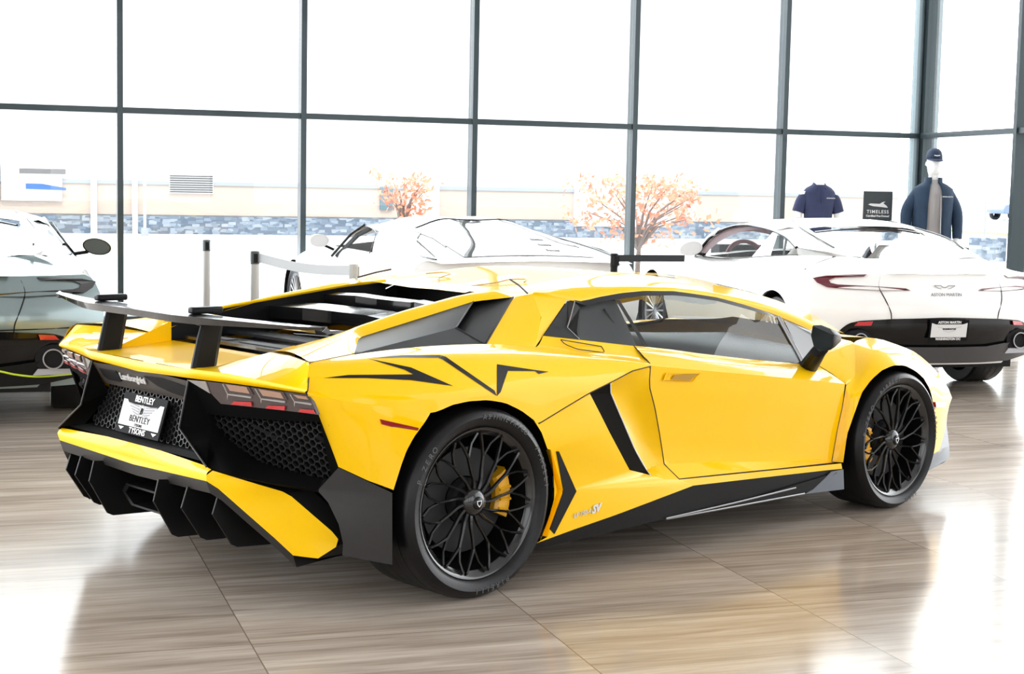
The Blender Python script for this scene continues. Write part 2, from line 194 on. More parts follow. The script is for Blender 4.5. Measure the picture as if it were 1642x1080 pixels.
M['fascia'] = pmat('brown_grey_fascia', (.06, .052, .046), .42, 0, 0, .4, bump=.1)
M['grille'] = pmat('grille_black', (.02, .02, .02), .4, 0, 0, .3)
M['wing'] = pmat('wing_grey', (.02, .02, .021), .22, 0, .7, .5)
M['rubber'] = pmat('tyre_rubber', (.005, .005, .006), .36, 0, 0, .32, bump=.3, bscale=160)
M['rim'] = pmat('rim_black', (.012, .012, .012), .2, .2, .5, .6)
M['tyreink'] = pmat('tyre_lettering', (.10, .10, .105), .6)
M['steel'] = pmat('brushed_steel', (.35, .35, .36), .35, 1, 0, .5, bump=.1)
M['disc'] = pmat('brake_disc', (.018, .018, .019), .45, .2, 0, .3)
M['caliper'] = pmat('yellow_caliper', (.85, .42, .003), .35, 0, .5, .5)
M['chrome'] = pmat('chrome', (.8, .8, .82), .12, 1, 0, .5)
M['lens'] = pmat('smoked_lens', (.07, .05, .047), .2, .0, .3, .4, vary=.15, vscale=40)
M['lensbar'] = pmat('lens_divider', (.045, .028, .028), .2, .2, 1, .5)
M['lensgrey'] = pmat('lens_grey', (.30, .28, .26), .3, 0, .2, .4)
M['amber'] = pmat('amber_reflector', (.36, .2, .13), .3, 0, 1, .5, bump=.4, bscale=260)
M['red'] = pmat('red_lens', (.5, .012, .018), .22, 0, 1, .5, bump=.3, bscale=260)
M['redm'] = pmat('red_marker', (.28, .003, .008), .15, 0, 1, .5)
M['orange'] = pmat('orange_marker', (.8, .09, .03), .2, 0, 1, .5)
M['white'] = pmat('white_plastic', (.85, .85, .86), .4, 0, 0, .5)
M['ink'] = pmat('black_ink', (.006, .006, .007), .6, 0, 0, .1)
M['plate'] = pmat('plate_white', (.70, .71, .72), .5, 0, 0, .2)
M['inkgrey'] = pmat('grey_ink', (.25, .25, .27), .5)
M['tint'] = glassmat('tinted_glass', (.74, .77, .77), 1.22)
M['tint_dark'] = glassmat('dark_tinted_glass', (.3, .32, .32), 1.4)
M['clear'] = glassmat('clear_glass', (.93, .95, .95), 1.45)
M['clear_side'] = glassmat('clear_side_glass', (.93, .95, .95), 1.04)
M['mirror'] = pmat('mirror_glass', (.004, .010, .011), .12, 0, 0, .25)
M['mirror_grey'] = pmat('mirror_glass_grey', (.10, .12, .125), .2, 0, 0, .4)
M['badge'] = pmat('silver_badge', (.72, .72, .72), .3, .2, 0, .5)
M['shade_reflection'] = pmat('yellow_shade_reflection', (.45, .24, .012), .5)  # darker yellow painted for the handle shadow and the roof reflection
M['seat'] = pmat('seat_leather', (.02, .02, .021), .55, bump=.2, bscale=80)
M['seam'] = pmat('panel_gap', (.03, .016, .004), .6)
M['bluegrey'] = pmat('splitter_grey', (.11, .13, .16), .4, 0, .3, .5)
M['decal'] = pmat('decal_carbon', (.012, .011, .011), .4, 0, 0, .2)

# ------------------------------------------------------------------ mesh helpers
class MB:
    def __init__(s): s.v = []; s.f = []
    def add(s, vs, fs):
        b = len(s.v); s.v += [V(p) for p in vs]; s.f += [tuple(b+i for i in f) for f in fs]; return s
    def mirror(s):
        b = len(s.v); n = list(s.f)
        s.v += [V((p.x, -p.y, p.z)) for p in s.v]; s.f += [tuple(b+i for i in reversed(f)) for f in n]; return s
    def mirrored(s):
        o = MB(); o.v = [V((p.x, -p.y, p.z)) for p in s.v]; o.f = [tuple(reversed(f)) for f in s.f]; return o
    def xf(s, m): s.v = [m @ p for p in s.v]; return s
    def join(s, o): return s.add(o.v, o.f)
    def grid(s, rows):
        n = len(rows[0]); b = len(s.v)
        for r in rows: s.v += [V(p) for p in r]
        for i in range(len(rows)-1):
            for j in range(n-1):
                s.f.append((b+i*n+j, b+i*n+j+1, b+(i+1)*n+j+1, b+(i+1)*n+j))
        return s
    def box(s, c, d, m=None):
        c = V(c); hx, hy, hz = d[0]/2, d[1]/2, d[2]/2
        vs = [V((x, y, z)) for x in (-hx, hx) for y in (-hy, hy) for z in (-hz, hz)]
        if m: vs = [m @ p for p in vs]
        return s.add([c+p for p in vs], [(0,1,3,2),(4,6,7,5),(0,4,5,1),(2,3,7,6),(0,2,6,4),(1,5,7,3)])
    def poly(s, pts):
        pts = [V(p) for p in pts]
        t = tessellate_polygon([pts])
        return s.add(pts, [tuple(x) for x in t])
    def prism(s, pts, d):
        pts = [V(p) for p in pts]; n = len(pts); d = V(d)
        t = [tuple(x) for x in tessellate_polygon([pts])]
        fs = t + [tuple(reversed([i+n for i in x])) for x in t] + [(i, (i+1) % n, (i+1) % n+n, i+n) for i in range(n)]
        return s.add(pts+[p+d for p in pts], fs)
    def tube(s, path, r, n=8, cap=True, squash=None):
        path = [V(p) for p in path]; b = len(s.v); k = len(path)
        rs = r if isinstance(r, (list, tuple)) else [r]*k
        ref = None
        for i, p in enumerate(path):
            t = (path[min(i+1, k-1)]-path[max(i-1, 0)])
            if t.length < 1e-9: t = V((0, 0, 1))
            t.normalize()
            if ref is None: ref = t.orthogonal().normalized()
            if squash is not None: ref = V(squash[0])
            u = (ref - t*ref.dot(t))
            if u.length < 1e-6: u = t.orthogonal()
            u.normalize(); w = t.cross(u); ref = u
            sq = squash[1] if squash is not None else 1
            for j in range(n):
                a = 2*PI*j/n
                s.v.append(p+(u*math.cos(a)*sq+w*math.sin(a))*rs[i])
        for i in range(k-1):
            for j in range(n):
                s.f.append((b+i*n+j, b+i*n+(j+1) % n, b+(i+1)*n+(j+1) % n, b+(i+1)*n+j))
        if cap:
            s.f.append(tuple(b+j for j in reversed(range(n)))); s.f.append(tuple(b+(k-1)*n+j for j in range(n)))
        return s
    def lathe(s, prof, n=48, m=None, closed=False):
        # prof: (axial, radius) about Y
        b = len(s.v); k = len(prof)
        for a in range(n):
            t = 2*PI*a/n
            for (y, r) in prof:
                p = V((r*math.cos(t), y, r*math.sin(t))); s.v.append(m @ p if m else p)
        kk = k if closed else k-1
        for a in range(n):
            for i in range(kk):
                i2 = (i+1) % k
                s.f.append((b+a*k+i, b+((a+1) % n)*k+i, b+((a+1) % n)*k+i2, b+a*k+i2))
        return s
    def build(s, name, mat, parent=None, smooth=30, solid=0, bevel=0, sub=0):
        me = bpy.data.meshes.new(name)
        me.from_pydata([tuple(p) for p in s.v], [], s.f)
        bm = bmesh.new(); bm.from_mesh(me)
        bmesh.ops.remove_doubles(bm, verts=bm.verts, dist=1e-5)
        bmesh.ops.recalc_face_normals(bm, faces=bm.faces)
        bm.to_mesh(me); bm.free()
        me.materials.append(mat)
        if smooth:
            for p in me.polygons: p.use_smooth = True
            me.set_sharp_from_angle(angle=math.radians(smooth))
        o = bpy.data.objects.new(name, me); COL.objects.link(o)
        if parent: o.parent = parent
        if solid:
            md = o.modifiers.new('solid', 'SOLIDIFY'); md.thickness = solid; md.offset = 0
        if bevel:
            md = o.modifiers.new('bevel', 'BEVEL'); md.width = bevel; md.segments = 2; md.limit_method = 'ANGLE'
        if sub:
            md = o.modifiers.new('sub', 'SUBSURF'); md.levels = sub; md.render_levels = sub
        return o
def cr(p0, p1, p2, p3, t):
    return .5*((2*p1)+(p2-p0)*t+(2*p0-5*p1+4*p2-p3)*t*t+(3*p1-p0-3*p2+p3)*t*t*t)
def curve(pts, n, smooth=False, by=None):
    """resample a polyline to n points, by arc length or along one axis"""
    pts = [V(p) for p in pts]
    if smooth and len(pts) > 2:
        q = []
        for i in range(len(pts)-1):
            a = pts[max(i-1, 0)]; d = pts[min(i+2, len(pts)-1)]
            for k in range(8): q.append(cr(a, pts[i], pts[i+1], d, k/8))
        pts = q+[pts[-1]]
    if by is None:
        L = [0.]
        for a, b in zip(pts, pts[1:]): L.append(L[-1]+(b-a).length)
    else:
        L = [0.]
        for a, b in zip(pts, pts[1:]): L.append(L[-1]+max(abs(b[by]-a[by]), 1e-6))
    out = []; j = 0
    for i in range(n):
        s = L[-1]*i/(n-1)
        while j < len(L)-2 and L[j+1] < s: j += 1
        t = (s-L[j])/max(L[j+1]-L[j], 1e-9)
        out.append(pts[j].lerp(pts[j+1], max(0, min(1, t))))
    return out
def loft(lines, n=24, m=10, by=None, smooth=False, rowsmooth=True, bulge=None):
    ls = [curve(l, n, smooth, by) for l in lines]
    rows = []
    K = len(ls)
    for i in range(m+1):
        s = i/m*(K-1); k = min(int(s), K-2); t = s-k
        row = []
        for j in range(n):
            if rowsmooth and K > 2: p = cr(ls[max(k-1, 0)][j], ls[k][j], ls[k+1][j], ls[min(k+2, K-1)][j], t)
            else: p = ls[k][j].lerp(ls[k+1][j], t)
            if bulge: p = p + V(bulge)*math.sin(PI*i/m)
            row.append(p)
        rows.append(row)
    return rows
def coons(top, bot, left, right, n=16, m=12, bulge=None):
    T = curve(top, n+1); B = curve(bot, n+1); Lf = curve(left, m+1); R = curve(right, m+1)
    rows = []
    for i in range(m+1):
        v = i/m; row = []
        for j in range(n+1):
            u = j/n
            p = T[j]*(1-v)+B[j]*v+Lf[i]*(1-u)+R[i]*u-(T[0]*(1-u)*(1-v)+T[-1]*u*(1-v)+B[0]*(1-u)*v+B[-1]*u*v)
            if bulge: p = p+V(bulge)*math.sin(PI*u)*math.sin(PI*v)
            row.append(p)
        rows.append(row)
    return rows
def inside(p, poly):
    c = False; n = len(poly)
    for i in range(n):
        a, b = poly[i], poly[(i+1) % n]
        if (a[1] > p[1]) != (b[1] > p[1]) and p[0] < (b[0]-a[0])*(p[1]-a[1])/(b[1]-a[1])+a[0]: c = not c
    return c
def hexmesh(mb, poly, o, u, w, r=.016, bar=.0028, depth=.008):
    """honeycomb of hexagon rings inside a flat polygon with origin o and unit axes u (across), w (up)"""
    o = V(o); u = V(u).normalized(); w = V(w); w = (w-u*w.dot(u)).normalized(); nn = u.cross(w)
    P = [((V(p)-o).dot(u), (V(p)-o).dot(w)) for p in poly]
    x0, x1 = min(p[0] for p in P), max(p[0] for p in P); y0, y1 = min(p[1] for p in P), max(p[1] for p in P)
    dx = r*1.5; dy = r*math.sqrt(3); i = 0; x = x0
    while x < x1:
        y = y0+(dy/2 if i % 2 else 0)
        while y < y1:
            if inside((x, y), P):
                vs = []; fs = []
                for rr, d in ((r, 0), (r-bar, 0), (r-bar, depth)):
                    for k in range(6):
                        a = PI/3*k; vs.append(o+u*(x+rr*math.cos(a))+w*(y+rr*math.sin(a))+nn*d)
                for k in range(6):
                    k2 = (k+1) % 6; fs += [(k, k2, 6+k2, 6+k), (6+k, 6+k2, 12+k2, 12+k)]
                mb.add(vs, fs)
            y += dy
        x += dx; i += 1
    return mb
def text_mb(body, size, o, u, w, extrude=.001, align='CENTER', shear=0., spacing=1.0, bold=0.):
    cu = bpy.data.curves.new('lettering', 'FONT'); cu.body = body; cu.size = size; cu.align_x = align; cu.align_y = 'CENTER'
    cu.extrude = extrude; cu.shear = shear; cu.space_character = spacing; cu.offset = bold; cu.resolution_u = 3
    ob = bpy.data.objects.new('lettering', cu); COL.objects.link(ob)
    dg = bpy.context.evaluated_depsgraph_get(); dg.update()
    me = bpy.data.meshes.new_from_object(ob.evaluated_get(dg))
    u = V(u).normalized(); w = V(w); w = (w-u*w.dot(u)).normalized(); n = u.cross(w); o = V(o)
    mb = MB(); mb.add([o+u*v.co.x+w*v.co.y+n*v.co.z for v in me.vertices], [tuple(p.vertices) for p in me.polygons])
    bpy.data.objects.remove(ob); bpy.data.curves.remove(cu); bpy.data.meshes.remove(me)
    return mb
def thing(name, label, cat, loc=(0, 0, 0), rz=0., group=None):
    o = bpy.data.objects.new(name, None); COL.objects.link(o); o.location = loc; o.rotation_euler = (0, 0, rz)
    o['label'] = label; o['category'] = cat
    if group: o['group'] = group
    return o
def tag(o, label, cat, group=None):
    o['label'] = label; o['category'] = cat
    if group: o['group'] = group
    return o
def struct(o): o['kind'] = 'structure'; return o
# ================================================================== the yellow sports car
CAR_RZ = math.radians(24.33866781)
CAM = V((-3.85825, -5.32032, 1.53349))            # camera seen from the car's own axes
P = {k: [V(p) for p in v] for k, v in L.items()}
def mi(p): return V((p[0], -p[1], p[2]))
def mil(l): return [mi(p) for p in l]
car = thing('sports_car', 'low yellow two-door sports car with tall black rear wing, in front of the white cars', 'car', (0, 0, 0), CAR_RZ)

# ---------------- body
body = MB()
low = P['crease'] + P['arch_r'][6:13] + P['haunch_low']
hA = [V(q) for q in ((-.68, -.862, .882), (-.45, -.895, .889), (-.2, -.918, .890), (.02, -.922, .884), (.3, -.915, .866), (.56, -.92, .842), (.83, -.925, .823), (.97, -.935, .803))]
hB = [V(q) for q in ((-.70, -.878, .826), (-.47, -.947, .800), (-.2, -.984, .788), (.02, -.990, .788), (.3, -.985, .775), (.56, -.976, .768), (.83, -.945, .800), (.966, -.937, .800))]
haunch = [curve(l, 64, True, 0) for l in (P['crest'], hA, hB)] + [curve(low, 64, False, 0)]
hr = []
for i in range(19):
    s_ = i/18*3; k_ = min(int(s_), 2); t_ = s_-k_
    hr.append([cr(haunch[max(k_-1, 0)][j], haunch[k_][j], haunch[k_+1][j], haunch[min(k_+2, 3)][j], t_) for j in range(64)])
haunch = hr
body.grid(haunch)
HB = MB(); HB.grid(haunch)
right = [P['crease'][-1]] + list(reversed(P['arch_r'][:5]))
lq = P['q_rear']; qb = [lq[-1]] + P['q_bot'][1:-1] + [right[-1]]
body.grid(coons(P['crease'], qb, lq, right, 24, 18, (0, -.003, 0)))
HB.grid(coons(P['crease'], qb, lq, right, 24, 18, (0, -.003, 0)))
# panel ahead of the rear wheel
arch_front = P['arch_r'][12:]
lipo = P['lip']
out = arch_front[:3] + [lipo[1], lipo[2], lipo[3], P['sill_low'][0]] + P['sill_low'][1:4] + [P['scoop_bot'][2], P['scoop_bot'][1], P['scoop_bot'][0]] + list(reversed(P['ins'])) + [P['haunch_low'][2], P['haunch_low'][1], P['haunch_low'][0]]
body.poly(out)
# sill strip below the door
body.grid(loft([P['sill_top'], P['sill_low'][3:]], 24, 3, by=0))
# scoop
sc_left = [P['ins_top'][1]] + P['ins_r'][:4]
scoop = coons([P['ins_top'][1]]+P['scoop_top'][1:2]+[P['seam_door'][0]], P['scoop_ledge'], sc_left, P['seam_door'], 12, 16, (0, .02, 0))
body.grid(scoop)
body.grid(loft([P['scoop_ledge'], P['scoop_bot']], 10, 3))
body.grid(loft([P['haunch_low'][2:], [P['ins_top'][1]]+P['scoop_top'][1:2]+[P['seam_door'][0]]], 12, 3))
# shoulder between window and haunch
W0 = V((1.01, -.80, .8655))
body.grid(loft([P['base_rear'][:2]+[W0], P['crest'][5:]], 16, 6, by=0, bulge=(0, 0, -.008)))
# pillar behind the window
cp = P['cpil']
body.grid(loft([[cp[0], cp[4]], [cp[1], cp[1].lerp(cp[3], .5)+V((.03, -.01, .01)), cp[3]], ], 10, 4))
body.poly([cp[1], cp[2], cp[2].lerp(cp[3], .5), cp[3], cp[1].lerp(cp[3], .5)+V((.03, -.01, .01))])
# buttress
g = P['gill']
rail = P['railR']
body.grid(loft([rail[1:], [P['crest'][0], g[3], g[0], g[0].lerp(g[1], .5), g[1], g[5]]], 30, 8, by=0, bulge=(0, 0, .018)))
body.poly([P['crest'][0], P['crest'][1], g[3]])
LT, LL = P['LT'], P['LL']
front_edge = [rail[0], rail[1], rail[1].lerp(P['crest'][0], .5)+V((-.02, 0, .012)), P['crest'][0]]
body.grid(loft([LT, [rail[0]+V((-.07, .0, .002)), rail[0], rail[1], rail[1].lerp(P['crest'][0], .5)+V((.0, 0, .006)), P['crest'][0]]], 24, 8))
body.grid([[LT[-1], P['crest'][0]], [P['crease'][0], P['crest'][0].lerp(P['crease'][0], .3)]])
# roof: rows of equal x across the car
def edge_z(x, l):
    for a, b in zip(l, l[1:]):
        if a.x <= x <= b.x: return a.lerp(b, (x-a.x)/(b.x-a.x))
    return l[0] if x < l[0].x else l[-1]
def roof_row(x):
    e = edge_z(x, P['roof_edge'])
    zc = 1.072+.064*min(1, max(0, (x-.6)/.55)) if x < 1.2 else 1.136-.13*max(0, (x-1.35)/1.0)**1.6
    pts = [e, V((x, -.46, e.z+(zc-e.z)*.55)), V((x, -.37, e.z+(zc-e.z)*.8+.004)), V((x, -.19, zc-.002)), V((x, 0, zc))]
    r = curve(pts, 13, True); return r + mil(list(reversed(r[:-1])))
xs = [.66, .72, .8, .9, 1.0, 1.1, 1.2, 1.3, 1.4, 1.5, 1.6, 1.7, 1.8]
RR = [roof_row(x) for x in xs]
roof = MB(); roof.grid(RR)
r0 = RR[0]
ho = [V((.61, -.185, 1.060)), V((.61, .185, 1.060))]
tip = V((.535, -.37, 1.076))
ctr = [r0[i] for i in range(13) if -.40 < r0[i].y <= 0]
roof.poly([tip, V((.535, -.30, 1.076)), ho[0], V((.61, 0, 1.062))]+list(reversed(ctr))); roof.poly(mil([tip, V((.535, -.30, 1.076)), ho[0], V((.61, 0, 1.062))]+list(reversed(ctr))))
side_r = [p for p in r0[:13] if p.y <= -.36]
rq = [rail[4], g[5], cp[1]]+side_r+[tip]
roof_side = MB(); roof_side.poly(rq)
body.join(roof_side)
# drop from roof to window frame
fo = P['frame_out']
body.grid(loft([P['roof_edge'], [cp[1]]+fo[2:13]], 30, 4, by=0, bulge=(0, -.008, .006)))
body.poly([P['roof_edge'][0], cp[1], cp[2], fo[2]])
# screen pillar forward of the roof
ap = [edge_z(x, P['roof_edge']) for x in (1.8, 2.0, 2.2, 2.44)]
body.grid(loft([ap, [p+V((.10, .09, .028)) for p in ap]], 10, 2))
# front wing
af = P['arch_f']; df = P['door_front']
outer = [df[3], df[2], df[1], df[0], V((2.43, -.905, .655)), V((2.58, -.80, .735)), V((2.70, -.70, .785))] + P['fend_sil'][1:] + P['fend_low'][1:]
mid = []
co = curve(outer, 40); ci = curve(af, 40)
for i in range(40):
    t = math.sin(PI*i/39)
    mid.append(co[i].lerp(ci[i], .55)+V((0, -.016*t, .022*t)))
wingp = loft([co, mid, ci], 40, 8)
body.grid(wingp)
dft = P['door_front_top']
fl_in = curve([V((2.70, -.56, .80)), V((2.70, -.70, .785)), V((2.58, -.80, .735)), V((2.43, -.905, .655)), df[0]], 25)
ft_in = curve(dft, 25)
body.grid(loft([ft_in, fl_in], 25, 6, bulge=(0, 0, .004)))
# bonnet and nose
cl = [V((2.62, 0, .86)), V((2.85, 0, .80)), V((3.1, 0, .72)), V((3.4, 0, .60)), V((3.65, 0, .50)), V((3.80, 0, .42)), V((3.79, 0, .30)), V((3.74, 0, .22))]
fs = [V((2.70, -.56, .80))]+P['fend_sil'][1:]+P['fend_low'][1:]
fsm = curve(fs, 24)
cm = curve(cl, 24)
mm = [a.lerp(b, .5)+V((.12, 0, -.01)) for a, b in zip(fsm, cm)]
body.grid(loft([fsm, mm, cm], 24, 8))
body.mirror()
# rear lip and deck across the whole width
LTf = LT + [] ; ctrT = [V((-.850, -.36, .8445)), V((-.846, -.18, .842)), V((-.842, 0, .8405))]
lt = list(reversed(LT)) + ctrT + mil(list(reversed(ctrT[:-1]))) + mil(LT)
ll = list(reversed(LL)) + [V((-.843, -.18, .8065)), V((-.842, 0, .8005)), V((-.843, .18, .8065))] + mil(LL)
body.grid(loft([lt, [p.lerp(q, .5)+V((-.008, 0, 0)) for p, q in zip(curve(lt, 61, by=1), curve(ll, 61, by=1))], ll], 61, 6, by=1))
deck = [[V((-.848, y, .8445)) for y in (-.38, -.2, 0, .2, .38)], [V((-.74, y, .8475)) for y in (-.38, -.2, 0, .2, .38)], [V((-.55, y, .853)) for y in (-.42, -.2, 0, .2, .42)], [V((-.43, y, .857)) for y in (-.44, -.22, 0, .22, .44)]]
body.grid(deck)
wl = [V((-.74, .365, .846)), V((-.62, .38, .851)), V((-.44, .44, .857))]
wt = [V((-.7396, .36, .852)), V((-.56, .40, .905)), V((-.44, .44, .9385))]
body.grid(loft([wl, wt], 10, 4)); body.grid(loft([mil(wl), [rail[0], rail[1], V((-.44, -.435, .914))]], 10, 4))
BODY = body.build('body', M['yellow'], car, 35)
ROOF = roof.build('roof_panel', M['yellow'], car, 35)

# ---------------- panel gaps
def gap(pts, r=.0024):
    b = MB(); b.tube(curve(pts, max(6, len(pts)*4)), r, 6); b.build('panel_gap', M['seam'], car, 40)
for f in (lambda l: l, mil):
    gap(f([W0, P['crest'][-1]]+P['seam_door']+[P['seam_low'][1]])); gap(f([P['seam_low'][1]]+P['door_bot'][1:]+[P['door_front'][3]])); gap(f(dft+df))
    gap(f([LL[-1], LT[-1], P['crest'][0]])); gap(f([P['crest'][0], g[3]]), .002)
    gap(f(P['seam_roof']), .004); gap(f([cp[0], cp[4]]), .003); gap(f(P['haunch_low']), .0025)
    gap(f([rail[1], rail[1].lerp(P['crest'][0], .5)+V((.0, 0, .006)), P['crest'][0]]), .0015)
# ---------------- reflection edge of the roof scoops, drawn as dark yellow strips
for s in (1, -1):
    hs = MB(); hs.tube(curve([V((.70, s*.10, 1.080)), V((.78, s*.19, 1.098)), V((.86, s*.20, 1.113)), V((.88, s*.28, 1.116)), V((.82, s*.33, 1.108))], 14), .005, 6, squash=((0, 0, 1), .5)); hs.build('roof_reflection', M['shade_reflection'], car, 30)

# ---------------- gill panels
for side, f in (('R', lambda l: [V(p) for p in l]), ('L', mil)):
    gm = MB()
    G = f(g)
    gm.grid(loft([[G[0], G[1]], [G[3], G[2]]], 12, 6)); gm.poly([G[3], G[2], G[4]])
    s = -1 if side == 'R' else 1
    pu = [G[1]+V((-.02, -s*.07, -.02)), G[2]+V((-.02, -s*.10, -.01))]
    q = coons([pu[0], G[5]], [pu[1], G[4]], pu, [G[5], G[4]], 14, 10, (0, -s*.012, 0))
    gm.grid(q); gm.poly([G[1], G[5], pu[0]]); gm.poly([G[2], G[4], pu[1]])
    o = gm.build('side_scoop', M['carbon'], car, 25)
    ed = MB(); ed.tube([G[1], G[2]], .003, 6); ed.tube([G[2], G[4]], .002, 6); ed.build('scoop_edge', M['grey_panel'], o)
# ---------------- engine bay, louvres
eb = MB()
wf = [V((-.44, .44, .857)), V((-.2, .46, .86)), V((.3, .44, .88)), V((.62, .36, .90))]
eb.grid(loft([wf, [V((-.44, .44, .9385))]+P['railL'][1:]], 20, 5)); eb.grid(loft([mil(wf), [V((-.44, -.435, .914))]+rail[2:]], 20, 5))
eb.grid([[V((x, y, z)) for y in (-.45, 0, .45)] for x, z in ((-.43, .845), (.2, .85), (.75, .86), (.75, 1.05))])
eb.build('engine_bay', M['carbon'], car, 25)
rl = MB(); ra = curve(P['railL'], 20)
rl.tube(ra, .007, 6); rl.build('rail_trim', M['yellow'], car)
def slat(x0, x1, z, w, h, name, rise=.03, dep=.20):
    e = [V((x0, -w, z)), V((x0+.03, -w*.52, z+.006)), V((x1, -w*.30, z-.004)), V((x1, w*.30, z-.004)), V((x0+.03, w*.52, z+.006)), V((x0, w, z))]
    b = MB()
    b.grid([e, [p+V((0, 0, -h)) for p in e]]); b.grid([e, [p+V((dep, 0, rise)) for p in e]]); b.grid([[p+V((0, 0, -h)) for p in e], [p+V((dep, 0, rise-h)) for p in e]])
    return b.build(name, M['black'], car, 20)
slat(.29, .37, 1.026, .385, .05, 'engine_louvre', .008, .05); slat(.03, .14, .982, .43, .052, 'engine_louvre', .012, .13)
dk = MB()
dk.box((-.335, 0, .872), (.13, .80, .012)); dk.box((-.14, 0, .885), (.12, .80, .012))
dk.build('engine_cover', M['wing'], car, 20)
sl = MB(); sl.box((-.34, -.12, .880), (.05, .34, .004)); sl.box((-.34, .24, .880), (.05, .2, .004)); sl.build('cover_slot', M['dark'], car, 20)
st = MB(); st.tube([V((-.17, -.05, .925)), V((-.10, -.40, .93))], .014, 8); st.tube([V((-.10, -.40, .93)), V((-.06, -.44, .95))], .014, 8); st.build('gas_strut', M['black'], car)

# ---------------- windows
def win(f, s):
    fi = P['frame_in']; bt = P['bpil'][0]; bb = P['bpil'][1]
    fr = MB(); fr.grid(loft([f(fo[1:]), f([fo[1]+V((.02, .0, -.012))]+fi+[P['qwin'][0], P['qwin'][1], P['qwin'][2]])], 40, 3, by=0))
    fr.grid(loft([f([bt+V((-.012, -.003, 0)), bb+V((-.012, -.003, 0))]), f([bt+V((.012, -.003, 0)), bb+V((.012, -.003, 0))])], 6, 2))
    fr.build('window_frame', M['black'], car, 30)
    gl = MB(); top = [p for p in fi[:4]]
    base = [V((.7415, -.765, .92)), V((.9254, -.80, .8763)), bb]
    gl.grid(loft([f([fi[0], fi[1], bt]), f([P['pillar_black'][2]+V((0, .004, 0))]+[P['door_top'][0], bb])], 10, 8)); gl.build('quarter_window', M['tint'], car, 30)
    gd = MB(); gd.grid(loft([f([bt, fi[3], fi[4], fi[5], fi[6], fi[7], fi[8]]), f([bb]+P['door_top'][2:5]+[V((2.155, -.80, .722))])], 30, 8, by=0))
    gd.build('side_window', M['tint'], car, 30)
    gq = MB(); gq.poly(f(P['qwin'])); gq.build('front_quarter_window', M['darkglass'], car, 30)
    a = P['apil']; pm = MB(); pm.tube(f([a[0], a[1]]), .011, 8); pm.build('window_post', M['steel'] if s < 0 else M['black'], car)
    pb = MB(); pb.poly(f([p+V((0, -.002, 0)) for p in P['pillar_black']])); pb.poly(f([p+V((0, .004, 0)) for p in P['pillar_in']])); pb.build('rear_pillar_trim', M['carbon'], car, 25)
    pe = MB(); pb_ = P['pillar_black']; pe.tube(f([pb_[5], pb_[4], pb_[3], pb_[2]]), .003, 6); pe.build('pillar_edge', M['steel'], car)
win(lambda l: [V(p) for p in l], -1); win(mil, 1)
ws = MB()
wr = []
for x, ye, ze, zc in ((1.80, .50, 1.075, 1.10), (2.0, .52, 1.04, 1.05), (2.2, .54, .99, .985), (2.44, .575, .915, .90), (2.66, .60, .815, .815)):
    wr.append([V((x+.10+.12*(1-(k/6-1)**2), ye*(1-k/6), ze+(max(zc, ze+.012)-ze)*(1-(k/6-1)**2))) for k in range(13)])
ws.grid(wr); ws.build('windscreen', M['tint'], car, 40)
# ---------------- doors
for f, nm in ((lambda l: [V(p) for p in l], 'door'), (mil, 'door')):
    d = MB()
    tp = [W0]+P['door_top'][1:]
    d.grid(loft([f(tp), f(P['door_crease'])], 30, 6, by=0, bulge=(0, 0, .006)))
    crs = P['door_crease']; led = P['door_ledge']
    sd = P['seam_door']
    d.grid(coons(f(crs[:]), f([sd[-1]]+led[1:]), f([crs[0]]+sd[1:]), f([crs[-1]]+df[1:]), 30, 14))
    d.grid(loft([f([sd[-1]]+led[1:]), f([P['seam_low'][1]]+P['door_bot'][1:])], 30, 5, by=0))
    d.poly(f([P['door_top'][-1], dft[1], dft[2], dft[3], crs[-1]]))
    od = d.build(nm, M['yellow'], car, 22)
    h = MB(); hp = f(P['handle']); s = -1 if hp[0].y < 0 else 1
    c = sum(hp, V())/4
    inner = [c+(p-c)*.88 for p in hp]
    h.grid([[p+V((0, s*.004, 0)) for p in hp+hp[:1]], [p+V((0, s*.006, 0)) for p in inner+inner[:1]]])
    h.grid([[p+V((0, s*.006, 0)) for p in inner+inner[:1]], [c+(p-c)*.8+V((0, -s*.02, 0)) for p in hp+hp[:1]]])
    h.poly([c+(p-c)*.8+V((0, -s*.0, 0)) for p in hp])
    oh = h.build('door_handle', M['yellow'], od, 25)
    hg = MB(); hg.prism([c+(hp[i]-c)*k+V((0, s*.007, 0)) for i, k in ((0, .55), (1, .5), (2, .78), (3, .7))], (0, -s*.004, 0)); hg.build('handle_shade', M['shade_reflection'], oh)  # brown shadow inside the handle, laid on as a darker plate
